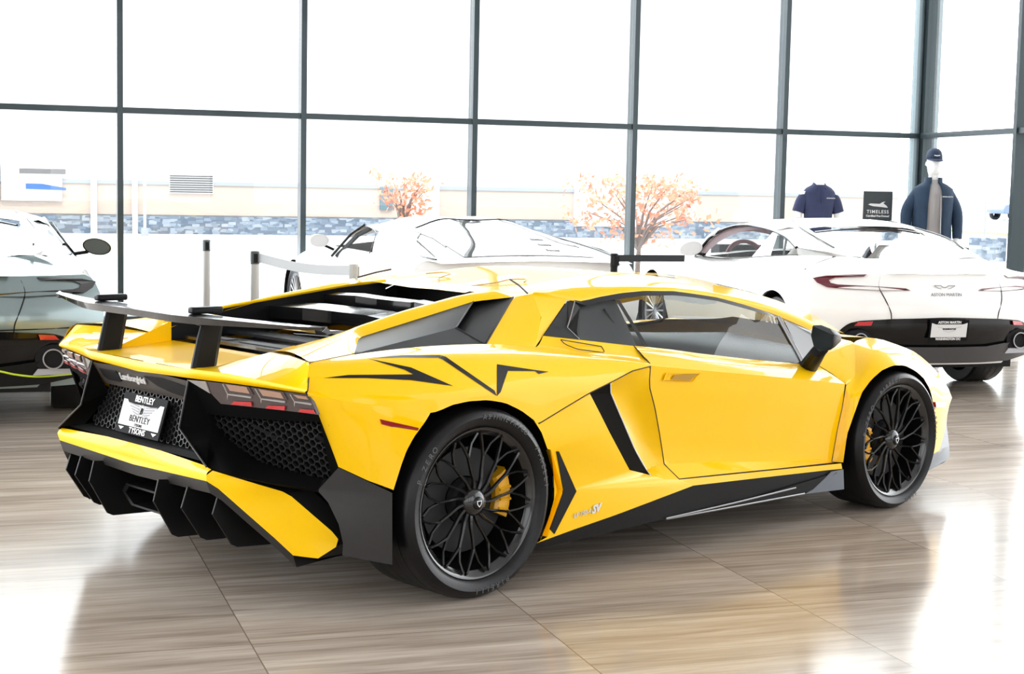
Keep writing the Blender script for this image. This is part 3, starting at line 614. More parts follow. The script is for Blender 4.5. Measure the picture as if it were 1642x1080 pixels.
# ---------------- intake insert, side vent, skirt
for f, s in ((lambda l: [V(p) for p in l], -1), (mil, 1)):
    b = MB()
    b.grid(loft([f(P['ins'][:4]+[P['ins_r'][4]]), f(P['ins_r'])], 16, 4))
    b.poly(f(P['ins_top'])); b.poly(f([P['ins'][3], P['ins_r'][4], P['ins_r'][3]]))
    o = b.build('intake_insert', M['recess'], car, 20)
    e = MB(); e.tube(f([P['ins_top'][1]]+P['ins_r']), .0035, 6); e.build('insert_edge_highlight', M['white'], o)  # yellow panel edge coloured white to draw its highlight
    v = MB(); vp = f([p+V((0, -.003, 0)) for p in P['vent']])
    v.prism(vp, (0, -s*.02, 0)); v.build('side_vent', M['dark'], car, 25)
    lp = MB(); ar = f(P['arch_r'][15:]); li = f(P['lip'])
    li2 = [li[1], li[2], li[3]]
    ar2 = [p+V((0, s*.004, 0)) for p in f([P['arch_r'][14]]+P['arch_r'][15:])]
    li3 = [p+V((-.004, -s*.024, 0)) for p in li2]
    lp.grid(loft([[p+V((0, s*.012, 0)) for p in ar2], li3], 20, 3)); lp.grid(loft([li3, li2], 20, 2)); lp.build('arch_lip', M['yellow'], car, 25)
    k = MB(); sl_ = P['sill_low']; sb = P['skirt_bot']
    k.grid(loft([f(sl_), f(sb)], 30, 4, by=0)); k.grid(loft([f(sb), f([p+V((0, .12, -.0)) for p in sb])], 30, 2, by=0))
    ok = k.build('side_skirt', M['carbon'], car, 25)
    t = MB(); tr = f([V((2.24, -.962, .226)), V((2.06, -.958, .160)), V((1.95, -.956, .156)), V((1.40, -.956, .158))]); t.prism(tr, (0, s*.004, 0)); t.build('skirt_recess', M['dark'], ok, 25)
    t = MB(); t.prism(f([V((2.19, -.964, .233)), V((2.285, -.961, .233)), V((2.298, -.96, .138)), V((2.0, -.958, .150)), V((2.06, -.96, .165))]), (0, s*.004, 0)); t.build('skirt_end', M['bluegrey'], ok, 25)
    t = MB(); t.tube(f([V((1.06, -.962, .158)), V((1.5, -.962, .170)), V((1.93, -.962, .187))]), .004, 6); t.tube(f([V((1.06, -.962, .156)), V((1.4, -.962, .154)), V((2.0, -.96, .152))]), .004, 6); t.build('skirt_blade', M['steel'], ok)
    m_ = MB(); m_.prism(f([p+V((0, -.020, 0)) for p in P['marker_f']]), (0, -s*.03, 0)); m_.build('side_marker', M['orange'], car, 25)
    fl = MB(); fl.tube(curve(f([p+V((0, 0, .002)) for p in P['fuel']+P['fuel'][:1]]), 30), .002, 6); fl.build('filler_flap_gap', M['seam'], car)
# front splitter
sp = MB()
s_ = P['splitter']
for f, s in ((lambda l: [V(p) for p in l], -1), (mil, 1)):
    sp.grid(loft([f([s_[1], s_[2]]), f([s_[0], s_[3]+V((0, 0, 0))]), f([s_[6], s_[5], s_[4]])], 6, 6))
    sp.poly(f([s_[0], s_[6], s_[7], s_[8]]))
    sp.poly(f([s_[2], s_[3], s_[4], V((3.2, -.6, .13)), V((2.98, -.6, .13))]))
sp.box((3.28, 0, .15), (.5, 1.2, .02)); sp.build('front_splitter', M['bluegrey'], car, 30)
for s in (1, -1):
    cw = MB(); cw.prism([V((p[0], -s*p[1], p[2])) for p in [V((2.25, -.79, .722)), V((2.55, -.72, .742)), V((2.76, -.62, .775)), V((2.72, -.56, .798)), V((2.5, -.66, .765))]], (0, 0, .006)); cw.build('cowl_trim', M['dark'], car, 25)

# ---------------- mirrors
for f, s in ((lambda l: [V(p) for p in l], -1), (mil, 1)):
    gp = P['mirror_glass']; c = sum(gp, V())/len(gp)
    tip = V((2.22, -1.0, .85))
    h = MB(); n = len(gp)
    rows = [[c+(p-c)*.94+V((0, 0, 0)) for p in gp+gp[:1]], [p+V((.006, 0, 0)) for p in gp+gp[:1]]]
    for t in (.3, .6, .85, 1): rows.append([(p+V((.02, 0, 0))).lerp(V((2.225, -.96+.3*(p.y+1), .852+.35*(p.z-.86))), t) for p in gp+gp[:1]])
    h.grid([f(r) for r in rows]); h.poly(f(rows[-1][:-1]))
    hm = h.build('mirror_housing', M['carbon'], car, 35)
    q = MB(); q.poly(f([c+(p-c)*.95+V((-.002, 0, 0)) for p in gp])); q.build('mirror_glass', M['mirror'], hm, 30)
    k = MB(); S = P['stalk']
    a0 = S[0].lerp(S[1], .5); a1 = S[2].lerp(S[3], .5)
    k.tube(f([a0+V((.02, -.01, .02)), a0, a1, a1+V((.01, .03, -.02))]), [.03, .032, .042, .042], 10, squash=((1, 0, 0), 1.25)); k.build('mirror_stalk', M['carbon'], hm, 35)

# ---------------- decals, badge
bvh = BVHTree.FromPolygons(HB.v, HB.f)
def conform(pts, off=.0025):
    out = []
    for p in pts:
        d = (V(p)-CAM).normalized(); h = bvh.ray_cast(CAM, d)
        out.append(h[0]-d*off if h[0] is not None else V(p))
    return out
def dense(pts, step=.02):
    o = []
    for a, b in zip(pts, pts[1:]+pts[:1]):
        k = max(1, int((b-a).length/step))
        o += [a.lerp(b, i/k) for i in range(k)]
    return o
def conform_poly(mb, pts):
    """outline filled with a fine triangulation that follows the haunch"""
    bm = bmesh.new(); vs = [bm.verts.new(p) for p in dense(pts)]
    fc = bm.faces.new(vs); bmesh.ops.triangulate(bm, faces=[fc])
    for _ in range(3):
        bmesh.ops.subdivide_edges(bm, edges=[e for e in bm.edges if e.calc_length() > .03], cuts=1, use_grid_fill=False)
        bmesh.ops.triangulate(bm, faces=bm.faces[:])
    bm.verts.index_update()
    mb.add(conform([v.co for v in bm.verts]), [tuple(v.index for v in q.verts) for q in bm.faces]); bm.free()
dc = MB()
for k in ('decal1', 'decal2', 'decal3'): conform_poly(dc, P[k])
dl = dc.mirrored()
dc.build('side_decal', M['decal'], car, 40); dl.build('side_decal', M['decal'], car, 40)
b0, b1 = P['badge']
bd = text_mb('LP 750-4', .026, b0.lerp(b1, .27)+V((0, -.004, 0)), b1-b0, (0, 0, 1), .002, shear=.3)
bd.join(text_mb('SV', .042, b0.lerp(b1, .74)+V((0, -.004, .002)), b1-b0, (0, 0, 1), .002, shear=.4, bold=.002)); bd.build('model_badge', M['badge'], car, 0)

mk_ = conform(P['marker_r'], .006)
for f, s in ((lambda l: [V(p) for p in l], -1), (mil, 1)):
    m_ = MB(); m_.prism(f(mk_), (0, -s*.010, 0)); m_.build('side_marker', M['redm'], car, 25)
# ---------------- tail lamps, rear black panels
O = None
for f, s in ((lambda l: [V(p) for p in l], -1), (mil, 1)):
    tl = P['tail']
    t = MB(); t.prism(f(tl), (.012, 0, 0)); to = t.build('tail_light', M['lens'], car, 25)
    up = V((-.005, 0, 0)); up2 = V((-.008, 0, 0))
    t = MB(); t.prism(f([p+up for p in (tl[0], tl[1], tl[9])]), (.004, 0, 0)); t.build('reversing_lens', M['lensgrey'], to, 25)
    for nm in ('amber1', 'amber2', 'amber3'):
        q = P[nm]; cc = sum(q, V())/4
        t = MB(); t.prism(f([cc+(p-cc)*1.2+up for p in q]), (.004, 0, 0)); fo_ = t.build('lens_frame', M['lensbar'], to, 25)
        t = MB(); t.prism(f([cc+(p-cc)*.96+up2 for p in q]), (.003, 0, 0)); t.build('amber_lens', M['amber'], to, 25)
    for nm in ('red1', 'red2', 'red3'):
        t = MB(); t.prism(f([p+up2 for p in P[nm]]), (.004, 0, 0)); t.build('red_lens', M['red'], to, 25)
    # Y shaped dividers
    t = MB()
    for a, bq, c2, d2 in (('amber1', 'red1', 0, 0), ('amber2', 'red2', 0, 0), ('amber3', 'red3', 0, 0)):
        A, B = P[a], P[bq]
        t.tube(f([A[0]+V((-.004, .02, 0)), A[3].lerp(B[0], .4)+V((-.004, .025, 0)), B[3]+V((-.004, .03, 0))]), .004, 5)
        t.tube(f([A[3].lerp(B[0], .4)+V((-.004, .025, 0)), A[2].lerp(B[1], .45)+V((-.004, 0, 0))]), .004, 5)
    t.build('lens_divider', M['lensgrey'], to)
    # dark frame round the side grille
    fin = P['fin_in']; cn = P['corner']; fb = P['fin_bot']; ms = P['mesh']
    OUT = [fin[0], tl[9]+V((.006, 0, 0)), tl[8]+V((.006, 0, 0)), tl[7]+V((.006, 0, 0)), tl[6]+V((.006, 0, 0)), tl[5]+V((.006, 0, 0)), cn[0], cn[8], fb[2], fb[1], fb[0], fin[1]]
    MS = [ms[0], ms[0].lerp(ms[1], .1), ms[1], ms[2], ms[2].lerp(ms[3], .6), ms[3], ms[5], ms[6], ms[7], ms[8], ms[9], ms[10]]
    b = MB(); b.grid([f(OUT+OUT[:1]), f(MS+MS[:1])]); b.grid([f(MS+MS[:1]), f([p+V((.05, 0, 0)) for p in MS+MS[:1]])])
    b.grid(loft([f(P['fin_bot']), f(P['fin_bot2'])], 12, 2))
    # inner wall of the fin
    inn = [V((-.842, -.352, .80)), V((-.77, -.345, .67)), V((-.83, -.44, .545))]
    b.grid(loft([f(fin), f(inn)], 10, 4))
    ob = b.build('rear_fin_panel', M['recess'], car, 25)
    e = MB(); e.tube(f(fin), .004, 6); e.build('fin_edge', M['grey_panel'], ob)
    o0 = ms[0]+V((.02, 0, 0)); uu = (ms[3]-ms[0]).normalized(); ww = V((.3, 0, -1))
    MSh = [p+V((.02, 0, 0)) for p in MS]
    h = MB(); hexmesh(h, MSh, o0, uu, ww, .0165, .0026, .012)
    if s > 0: h = h.mirrored()
    oh = h.build('side_grille', M['grille'], ob, 0)
    bk = MB(); bk.poly(f([p+V((.05, 0, 0)) for p in MS])); 
    bk.build('grille_backing', M['recess'], ob, 0)
    dg_ = MB(); a0, a1 = ms[1].lerp(ms[9], .05)+V((.03, 0, -.02)), ms[5]+V((.035, .04, .02)); dg_.tube(f([a0+V((0, -.02, 0)), a1]), .007, 6)
    dg_.tube(f([ms[3].lerp(ms[2], .25)+V((.03, 0, -.05)), ms[4].lerp(ms[6], .35)+V((.03, 0, .06))]), .012, 6); dg_.build('grille_stay', M['dark'], ob, 30)
    # corner panel
    c = MB(); lc = [cn[8], cn[7], cn[6], cn[5], cn[4], cn[3]]; rc = [cn[1], cn[1].lerp(cn[2], .1), cn[1].lerp(cn[2], .3), cn[1].lerp(cn[2], .55), cn[1].lerp(cn[2], .75), cn[2]]
    c.grid([f(lc), f([a.lerp(b_, .5)+V((0, 0, 0)) for a, b_ in zip(lc, rc)]), f(rc)])
    c.grid([f(rc), f([p+V((.04, .10, 0)) for p in rc])])
    oc = c.build('bumper_corner', M['grey_panel'], car, 40); c = MB(); c.poly(f([cn[0], cn[1], cn[8]])); c.build('corner_facet', M['grey_panel'], oc, 0)
    # yellow bumper arm
    bo = P['bump_out']; be = P['bump_edge']; bl = P['bump_low']
    inl = be[2:]; outl = [bo[0], bo[1], bo[2], bo[3], bo[4], bo[5], bo[6]]
    a = MB()
    a.grid(loft([f(inl), f(outl)], 20, 5))
    a.grid([f(inl), f(bl[1:])])
    ref = P['bump_top']
    oa = a.build('bumper_arm', M['yellow'], car, 25)
    a = MB(); back = [p+V((.10, 0, 0)) for p in outl]; a.grid([f(outl), f(back)]); a.build('bumper_shadow_gap', M['dark'], oa, 20)
# centre of the yellow bumper
be = P['bump_edge']; bl = P['bump_low']
E0 = [V((-.9, -.552, .494)), V((-.868, -.18, .4745)), V((-.862, 0, .469)), V((-.868, .18, .4745)), V((-.9, .552, .494))]
E0[0] = be[2]; E0[4] = mi(be[2])
T0 = [V((-.868, -.562, .517)), V((-.862, -.2, .529)), V((-.862, 0, .529)), V((-.862, .2, .529)), V((-.868, .562, .517))]
B0 = [bl[1], V((-.868, -.18, .456)), V((-.864, 0, .450)), V((-.868, .18, .456)), mi(bl[1])]
cb = MB(); cb.grid(loft([T0, [a.lerp(b, .7)+V((-.004, 0, .004)) for a, b in zip(T0, E0)], E0], 41, 6, by=1)); cb.grid(loft([E0, B0], 41, 2, by=1))
cb.build('rear_bumper', M['yellow'], car, 25)
# diffuser
df_ = MB()
bl2 = [p for p in bl[1:]]
fr = lambda l, dz, dx: [p+V((dx, 0, dz)) for p in l]
full = list(reversed(bl2)) + B0[1:4] + mil(bl2)
df_.grid([full, fr(full, -.008, .002), fr(full, -.045, .016)])
df_.grid([fr(full, -.045, .016), [V((max(p.x, -.80)+.12, p.y*.97, max(.17, p.z-.06))) for p in full], [V((-.42, p.y*.9, .16)) for p in full], [V((.5, p.y*.9, .14)) for p in full]])
od = df_.build('diffuser', M['grey_panel'], car, 25)
def fin_mb(q, s):
    y = s*abs(q[0].y)
    xs_ = [(q[0].x, q[0].z), (q[1].x, q[1].z), (q[2].x-.012, q[2].z+.012), (q[2].x+.012, q[2].z), (-.45, q[3].z), (-.42, .30), (-.62, q[0].z-.03)]
    b = MB(); b.prism([V((x, y-.005, z)) for x, z in xs_], (0, .010, 0)); return b
for nm in ('fins0', 'fins1', 'fins2'):
    for s in (-1, 1): fin_mb(P[nm], s).build('diffuser_fin', M['carbon'], od, 20, bevel=.002)
ex = MB()
hexo = [V((-.80, y, z)) for y, z in ((.17, .345), (-.17, .345), (-.20, .31), (-.13, .265), (.13, .265), (.20, .31))]
hexi = [V((-.80, p.y*.86, .305+(p.z-.305)*.8)) for p in hexo]
ex.grid([[p+V((.2, 0, 0)) for p in hexo+hexo[:1]], hexo+hexo[:1], hexi+hexi[:1], [p+V((.15, 0, 0)) for p in hexi+hexi[:1]]]); ex.poly([p+V((.14, 0, 0)) for p in hexi])
ex.build('exhaust_tip', M['carbon'], od, 25)

# centre fascia
fa = MB()
l0 = [V((-.843, -.352, .800)), V((-.843, -.18, .8055)), V((-.842, 0, .8000)), V((-.843, .18, .8055)), V((-.843, .352, .800))]
l1 = [V((-.79, -.345, .715)), V((-.79, -.18, .715)), V((-.79, 0, .715)), V((-.79, .18, .715)), V((-.79, .345, .715))]
fa.grid(loft([l0, l1], 17, 4, by=1)); of = fa.build('rear_fascia', M['fascia'], car, 25)
def fpt(y, t, off=.004): # on the fascia: t 0 top .. 1 bottom
    a = V((-.843, y, .8025)).lerp(V((-.79, y, .715)), t); n = V((-.0855, 0, -.052)).normalized(); return a+n*off
v = MB()
v.prism([fpt(.318, .24), fpt(.19, .24), fpt(.175, .4), fpt(.185, .68), fpt(.20, .74), fpt(.29, .74), fpt(.315, .6)], (.004, 0, .002)); v.build('fascia_vent', M['dark'], of, 20)
v = MB(); v.prism([fpt(-.03, .2), fpt(-.16, .14), fpt(-.335, .30), fpt(-.338, .74), fpt(-.28, .82), fpt(-.18, .74), fpt(-.10, .55)], (.004, 0, .002)); v.build('fascia_vent', M['dark'], of, 20)
tx = text_mb('Lamborghini', .040, fpt(.075, .42, .005), (0, -1, 0), (-.053, 0, .0875), .002, shear=.25, spacing=.95, bold=.0012); tx.build('badge_lettering', M['badge'], of, 0)
# centre grille
A_, B_ = V((-.775, .33, .712)), V((-.775, -.33, .712)); C_, D_ = V((-.815, -.42, .55)), V((-.815, .42, .55))
cg = MB(); cg.poly([p+V((.03, 0, 0)) for p in (A_, B_, C_, D_)]); cg.grid([[V((-.862, -.53, .53)), V((-.862, .53, .53))], [V((-.83, -.44, .545)), V((-.83, .44, .545))], [p+V((.03, 0, 0)) for p in (C_, D_)]]); cgo = cg.build('centre_grille', M['dark'], car, 0)
hm_ = MB(); hexmesh(hm_, [A_, D_, C_, B_], A_, (0, -1, 0), (-.04, 0, -.162), .015, .0026, .01); hm_.build('grille_honeycomb', M['grille'], cgo, 0)
# plate
pc = [V((-.800, .16, .7035)), V((-.800, -.16, .7035)), V((-.845, -.16, .5545)), V((-.845, .16, .5545))]
pu = V((0, -1, 0)); pw = (pc[0]-pc[3]).normalized(); pn = pu.cross(pw); pcn = sum(pc, V())/4
def pp(a, b, off=0): return pcn+pu*a+pw*b+pn*off
pl = MB(); pl.prism([pp(-.16, -.078), pp(.16, -.078), pp(.16, .078), pp(-.16, .078)], pn*.008); plo = pl.build('licence_plate', M['ink'], car, 20, bevel=.002)
pl = MB(); pl.prism([pp(-.147, -.048, .0085), pp(.147, -.048, .0085), pp(.147, .05, .0085), pp(.12, .05, .0085), pp(.105, .037, .0085), pp(-.105, .037, .0085), pp(-.12, .05, .0085), pp(-.147, .05, .0085)], pn*.002); pl.build('plate_face', M['plate'], plo, 20)
text_mb('BENTLEY', .034, pp(.0, .058, .009), pu, pw, .001, bold=.0005).build('frame_lettering', M['white'], plo, 0); text_mb('TYSONS', .031, pp(.0, -.063, .009), pu, pw, .001, bold=.0003, spacing=1.05).build('frame_lettering', M['white'], plo, 0)
tm = text_mb('BENTLEY', .034, pp(.0, -.018, .0115), pu, pw, .0006, spacing=1.1); tm.join(text_mb('TYSONS', .015, pp(.0, -.040, .0115), pu, pw, .0006)); tm.join(text_mb('B', .034, pp(0, .014, .0125), pu, pw, .0006, bold=.001, shear=.15)); tm.build('plate_lettering', M['ink'], plo, 0)
wg = MB()
for s in (-1, 1):
    for k in range(5):
        y0 = .028-.010*k; wg.prism([pp(s*.024, y0, .011), pp(s*(.10-.013*k), y0+.008, .011), pp(s*(.105-.014*k), y0+.013, .011), pp(s*.022, y0+.006, .011)], pn*.0008)
rg = [pp(.02*math.cos(a), .014+.026*math.sin(a), .0112) for a in [2*PI*k/20 for k in range(20)]]; rg2 = [pp(.016*math.cos(a), .014+.022*math.sin(a), .0112) for a in [2*PI*k/20 for k in range(20)]]
wg.grid([rg+rg[:1], rg2+rg2[:1]]); wg.build('plate_emblem', M['inkgrey'], plo, 0)
for s in (-1, 1):
    wg = MB(); wg.prism([pp(s*.14, -.055, .0085), pp(s*.10, -.055, .0085), pp(s*.12, -.067, .0085)], pn*.001); wg.build('frame_emblem', M['white'], plo, 0)

# ---------------- rear wing
def wing_sec(y):
    a = abs(y)
    xr = -.885 + (.0 if a < .30 else .155*((a-.30)/.58)**1.15)
    if a > .88: xr = -.73 + (a-.88)/.081*.06
    xf = -.655+.0*a
    if a > .90: xf = -.655-.02*((a-.9)/.06)**2
    t = .030 if a < .42 else .030-.018*min(1, (a-.42)/.5)
    zr = 1.0385-.006*(a/.9); return [V((xr, y, zr)), V((xr+.35*(xf-xr), y, zr+.004)), V((xf-.02, y, zr-.012)), V((xf, y, zr-.020)), V((xf-.01, y, zr-.026)), V((xr+.06, y, zr-t)), V((xr+.012, y, zr-t*.9)), V((xr, y, zr))]
ys = [-.958, -.94, -.91, -.88, -.8, -.7, -.6, -.5, -.42, -.36, -.30, -.2, -.1, 0]
ys = ys+[-y for y in reversed(ys[:-1])]
w = MB(); rw = [wing_sec(y) for y in ys]; w.grid(rw); w.poly(rw[0][:-1]); w.poly(rw[-1][:-1]); wo = w.build('rear_wing', M['wing'], car, 28)
for s in (-1, 1):
    y = s*.345
    t = MB(); 
    def ring(x0, x1, z, th): return [V((x0, y-th*.3, z)), V((x0+.01, y-th, z)), V((x1-.02, y-th, z)), V((x1, y, z)), V((x1-.02, y+th, z)), V((x0+.01, y+th, z)), V((x0, y+th*.3, z))]
    rr = [ring(-.826, -.72, .842, .016), ring(-.80, -.70, .95, .014), ring(-.785, -.69, 1.0, .014), ring(-.785, -.688, 1.018, .014)]
    t.grid([r+r[:1] for r in rr]); t.prism([V((-.862, y-.014, 1.03)), V((-.855, y-.014, 1.018)), V((-.79, y-.014, .997)), V((-.69, y-.014, 1.0)), V((-.69, y-.014, 1.02)), V((-.83, y-.014, 1.034))], (0, .028, 0))
    t.build('wing_strut', M['carbon'], wo, 30)
    t = MB(); t.prism([V((-.83, y+d, 1.040)) for d in (-.02, .02)] + [V((-.70, y+d, 1.040)) for d in (.02, -.02)], (0, 0, .024)); t.build('wing_cap', M['carbon'], wo, 30, bevel=.008)

# ---------------- wheels
def wheel(x, yo, zc, Rt, wt, Rr, side, name='wheel'):
    """yo is the distance of the rim face from the centre line; side -1 right, +1 left"""
    T = Matrix.Translation((x, side*yo, zc)) @ (Matrix.Rotation(0 if side < 0 else PI, 4, 'Z'))
    # local frame: -y is outward
    rimb = MB()
    rimb.lathe([(.016, Rr-.028), (.012, Rr-.022), (.004, Rr-.014), (-.004, Rr-.006), (-.006, Rr), (.004, Rr+.002), (.02, Rr-.004)], 72)
    barrel = MB(); barrel.lathe([(.014, Rr-.026), (.03, Rr-.032), (.06, Rr-.042), (wt-.03, Rr-.055), (wt-.03, Rr-.045), (.05, Rr-.026), (.02, Rr-.006)], 72)
    NS = 15; rh = .052
    def pol(r, a, y): return V((r*math.cos(a), y, r*math.sin(a)))
    for k in range(NS):
        a0 = 2*PI*k/NS+.10
        da = 2*PI/NS
        st = [pol(rh, a0-.22, .030), pol(.085, a0-.16, .026), pol(.125, a0-.05, .024), pol(Rr*.62, a0, .022)]
        st = curve(st, 8, True)
        rimb.tube(st, [.0068, .0066, .0062, .006, .0056, .0053, .0052, .0052], 6, squash=((0, 1, 0), 2.0))
        for sg in (-1, 1):
            rimb.tube([st[-1], pol(Rr*.80, a0+sg*da*.22, .018), pol(Rr-.018, a0+sg*da*.43, .006)], [.0052, .0046, .005], 6, squash=((0, 1, 0), 2.0))
    rimb.lathe([(.0, .012), (.006, .034), (.012, .046), (.03, .056), (.08, .06), (.12, .0)], 40)
    ro = rimb.xf(T).build(name, M['rim'], car, 35)
    barrel.xf(T).build('rim_barrel', M['recess'], ro, 35)
    tb = MB(); hw = wt
    prof = [(.012, Rr-.004), (-.008, Rr+.004), (-.020, Rr+.018), (-.026, (Rt+Rr)/2+.004), (-.020, Rt-.018), (-.006, Rt-.006), (.014, Rt-.001), (wt*.5, Rt), (wt-.02, Rt-.001), (wt, Rt-.008), (wt+.012, Rt-.03), (wt+.004, Rr+.01), (wt-.02, Rr-.004)]
    tb.lathe(prof, 96); 
    for gy in (.05, .11, .17, .23):
        if gy < wt-.04: tb.lathe([(gy, Rt+.0006), (gy+.012, Rt+.0006)], 96)
    to = tb.xf(T).build('tyre', M['rubber'], ro, 35)
    # raised sidewall lettering
    for word, ac, sz in ((('ASIMMETRICO', 1.22, .026), ('PIRELLI', .35, .03), ('P', 2.78, .03), ('ZERO', 2.5, .03), ('PIRELLI', -1.4, .03)) if x < 1 else (('PIRELLI', 1.95, .030), ('P', 2.95, .032), ('ZERO', 2.65, .032), ('PIRELLI', .2, .03), ('ZERO', -1.2, .03))):
        lt_ = MB(); n = len(word); rm = (Rt+Rr)/2+.004
        for i, ch in enumerate(word):
            if ch == ' ': continue
            a = ac-(i-(n-1)/2)*sz*.86/rm
            lt_.join(text_mb(ch, sz, pol(rm, a, -.0262), pol(1, a-PI/2, 0), pol(1, a, 0), .0006))
        lt_.xf(T).build('tyre_lettering', M['tyreink'], to, 0)
    hc = MB(); hc.lathe([(-.006, .0), (-.005, .018), (-.001, .023), (.008, .025)], 32); ho_ = hc.xf(T).build('hub_cap', M['black'], ro, 40)
    sh = MB(); sh.prism([V((-.015, -.0085, .014)), V((.015, -.0085, .014)), V((.014, -.0085, -.004)), V((0, -.0085, -.020)), V((-.014, -.0085, -.004))], (0, .002, 0)); sh.xf(Matrix.Diagonal((.75, 1, .75, 1))); sh.v = [p+V((0, .002, 0)) for p in sh.v]; sho = sh.xf(T).build('hub_emblem', M['chrome'], ho_, 20)
    sh = MB(); sh.prism([V((-.010, -.0092, .010)), V((.010, -.0092, .010)), V((.009, -.0092, -.003)), V((0, -.0092, -.014)), V((-.009, -.0092, -.003))], (0, .001, 0)); sh.xf(Matrix.Diagonal((.75, 1, .75, 1))); sh.v = [p+V((0, .002, 0)) for p in sh.v]; sh.xf(T).build('emblem_shield', M['ink'], ho_, 20)
    ds = MB(); rd = Rr*.70
    ds.lathe([(.085, .09), (.085, rd), (.115, rd), (.115, .09)], 60); ds.lathe([(.06, 0), (.06, .075), (.085, .085)], 40); ds.xf(T).build('brake_disc', M['disc'], ro, 30)
    ca = MB(); a1, a2 = (-.42, .52) if x < 1 else (PI-.42, PI+.62)
    if side > 0: a1, a2 = PI-a2, PI-a1
    pr = []
    for k in range(9):
        a = a1+(a2-a1)*k/8
        r0_, r1_ = Rr*.50, Rr*.76
        pr.append([pol(r0_, a, .062), pol(r0_+.01, a, .050), pol((r0_+r1_)/2, a, .046), pol(r1_-.01, a, .05), pol(r1_, a, .064), pol(r1_, a, .13), pol(r0_, a, .13), pol(r0_, a, .062)])
    ca.grid(pr); ca.poly(pr[0][:-1]); ca.poly(pr[-1][:-1])
    for k in range(1, 8, 2): ca.tube([pr[k][1]+V((0, -.003, 0)), pr[k][3]+V((0, -.003, 0))], .006, 6)
    ca.xf(T).build('brake_caliper', M['caliper'], ro, 30)
    bp_ = MB(); bp_.lathe([(.16, 0), (.16, Rr-.05)], 48); bp_.xf(T).build('wheel_backing', M['recess'], ro, 0)
    # arch liner
    lb = MB()
    Rl = Rt+.055
    arc = [PI*k/24*1.16-.25 for k in range(25)]
    yy = side*(yo-.03); yi = side*(yo-.42)
    zc2 = zc
    lb.grid([[V((x+(Rl+.0)*math.cos(a), yy, zc2+Rl*.98*math.sin(a))) for a in arc], [V((x+Rl*math.cos(a), yi, zc2+Rl*.98*math.sin(a))) for a in arc]])
    lb.poly([V((x+Rl*math.cos(a), yi, zc2+Rl*.98*math.sin(a))) for a in arc])
    lb.build('arch_liner', M['dark'], car, 40)
    return ro
for sd in (-1, 1):
    wheel(0, .982, .3555, .3555, .33, .2815, sd); wheel(2.7, .969, .332, .332, .255, .269, sd)

# ---------------- inner sides of the rear arch (yellow lip already there), floor and cabin
ub = MB(); ub.box((1.55, 0, .155), (2.9, 1.55, .06)); ub.box((-.02, 0, .48), (.6, 1.0, .48)); ub.box((2.75, 0, .40), (.9, 1.0, .45))
ub.build('underbody', M['dark'], car, 20)
cab = MB(); cab.grid([[V((1.02, -.78, .25)), V((1.02, .78, .25))], [V((.98, -.70, .86)), V((.98, .70, .86))], [V((.86, -.52, 1.04)), V((.86, .52, 1.04))]])
cab.grid([[V((x, -.80, z)) for x, z in ((1.0, .60), (2.3, .52))], [V((x, -.80, .2)) for x in (1.0, 2.3)], [V((x, .80, .2)) for x in (1.0, 2.3)], [V((x, .80, z)) for x, z in ((1.0, .60), (2.3, .52))]])
for s in (1, -1): cab.grid([[V((.66, s*.71, .88)), V((1.13, s*.74, .80))], [V((.85, s*.575, 1.045)), V((1.12, s*.575, 1.048))]])
cab.grid([[V((p.x, p.y*.94, p.z-.03)) for p in r] for r in RR[1:]])
cab.build('cabin_trim', M['seat'], car, 20)
for s in (-1, 1):
    y = s*.38
    b = MB(); secs = []
    for (x, z, wd, th) in ((1.72, .42, .25, .06), (1.56, .40, .25, .07), (1.42, .46, .24, .09), (1.36, .62, .23, .09), (1.27, .78, .20, .08), (1.22, .88, .14, .06), (1.20, .93, .10, .03)):
        n = V((.5, 0, .86)) if x > 1.45 else V((.97, 0, .25))
        secs.append([V((x, y+wd*math.cos(a), z))+n*(th*math.sin(a)) for a in [2*PI*k/14 for k in range(15)]])
    b.grid(secs); b.poly(secs[0][:-1]); b.poly(secs[-1][:-1]); b.build('seat', M['seat'], car, 50)
    bt = MB(); bt.tube([V((1.02, s*.60, 1.0)), V((1.06, s*.64, .92)), V((1.10, s*.60, .80)), V((1.12, s*.55, .68))], .022, 6, squash=((1, 0, 0), .3)); bt.build('seat_belt', M['dark'], car)
db = MB(); db.grid(loft([[V((2.1, -.78, .70)), V((2.1, 0, .72)), V((2.1, .78, .70))], [V((2.25, -.76, .74)), V((2.2, 0, .77)), V((2.25, .76, .74))], [V((2.6, -.70, .72)), V((2.6, 0, .78)), V((2.6, .70, .72))]], 17, 8)); db.build('dashboard', M['seat'], car, 40)
sw = MB(); ctr_ = V((1.93, .38, .72))
sw.tube([ctr_+V((.05*math.sin(a), .17*math.cos(a), .165*math.sin(a))) for a in [2*PI*k/32 for k in range(33)]], .016, 8); sw.tube([ctr_+V((0, -.16, 0)), ctr_+V((.03, 0, 0)), ctr_+V((0, .16, 0))], .02, 6); sw.tube([ctr_, ctr_+V((.2, 0, -.06))], .03, 8); sw.build('steering_wheel', M['dark'], car, 40)
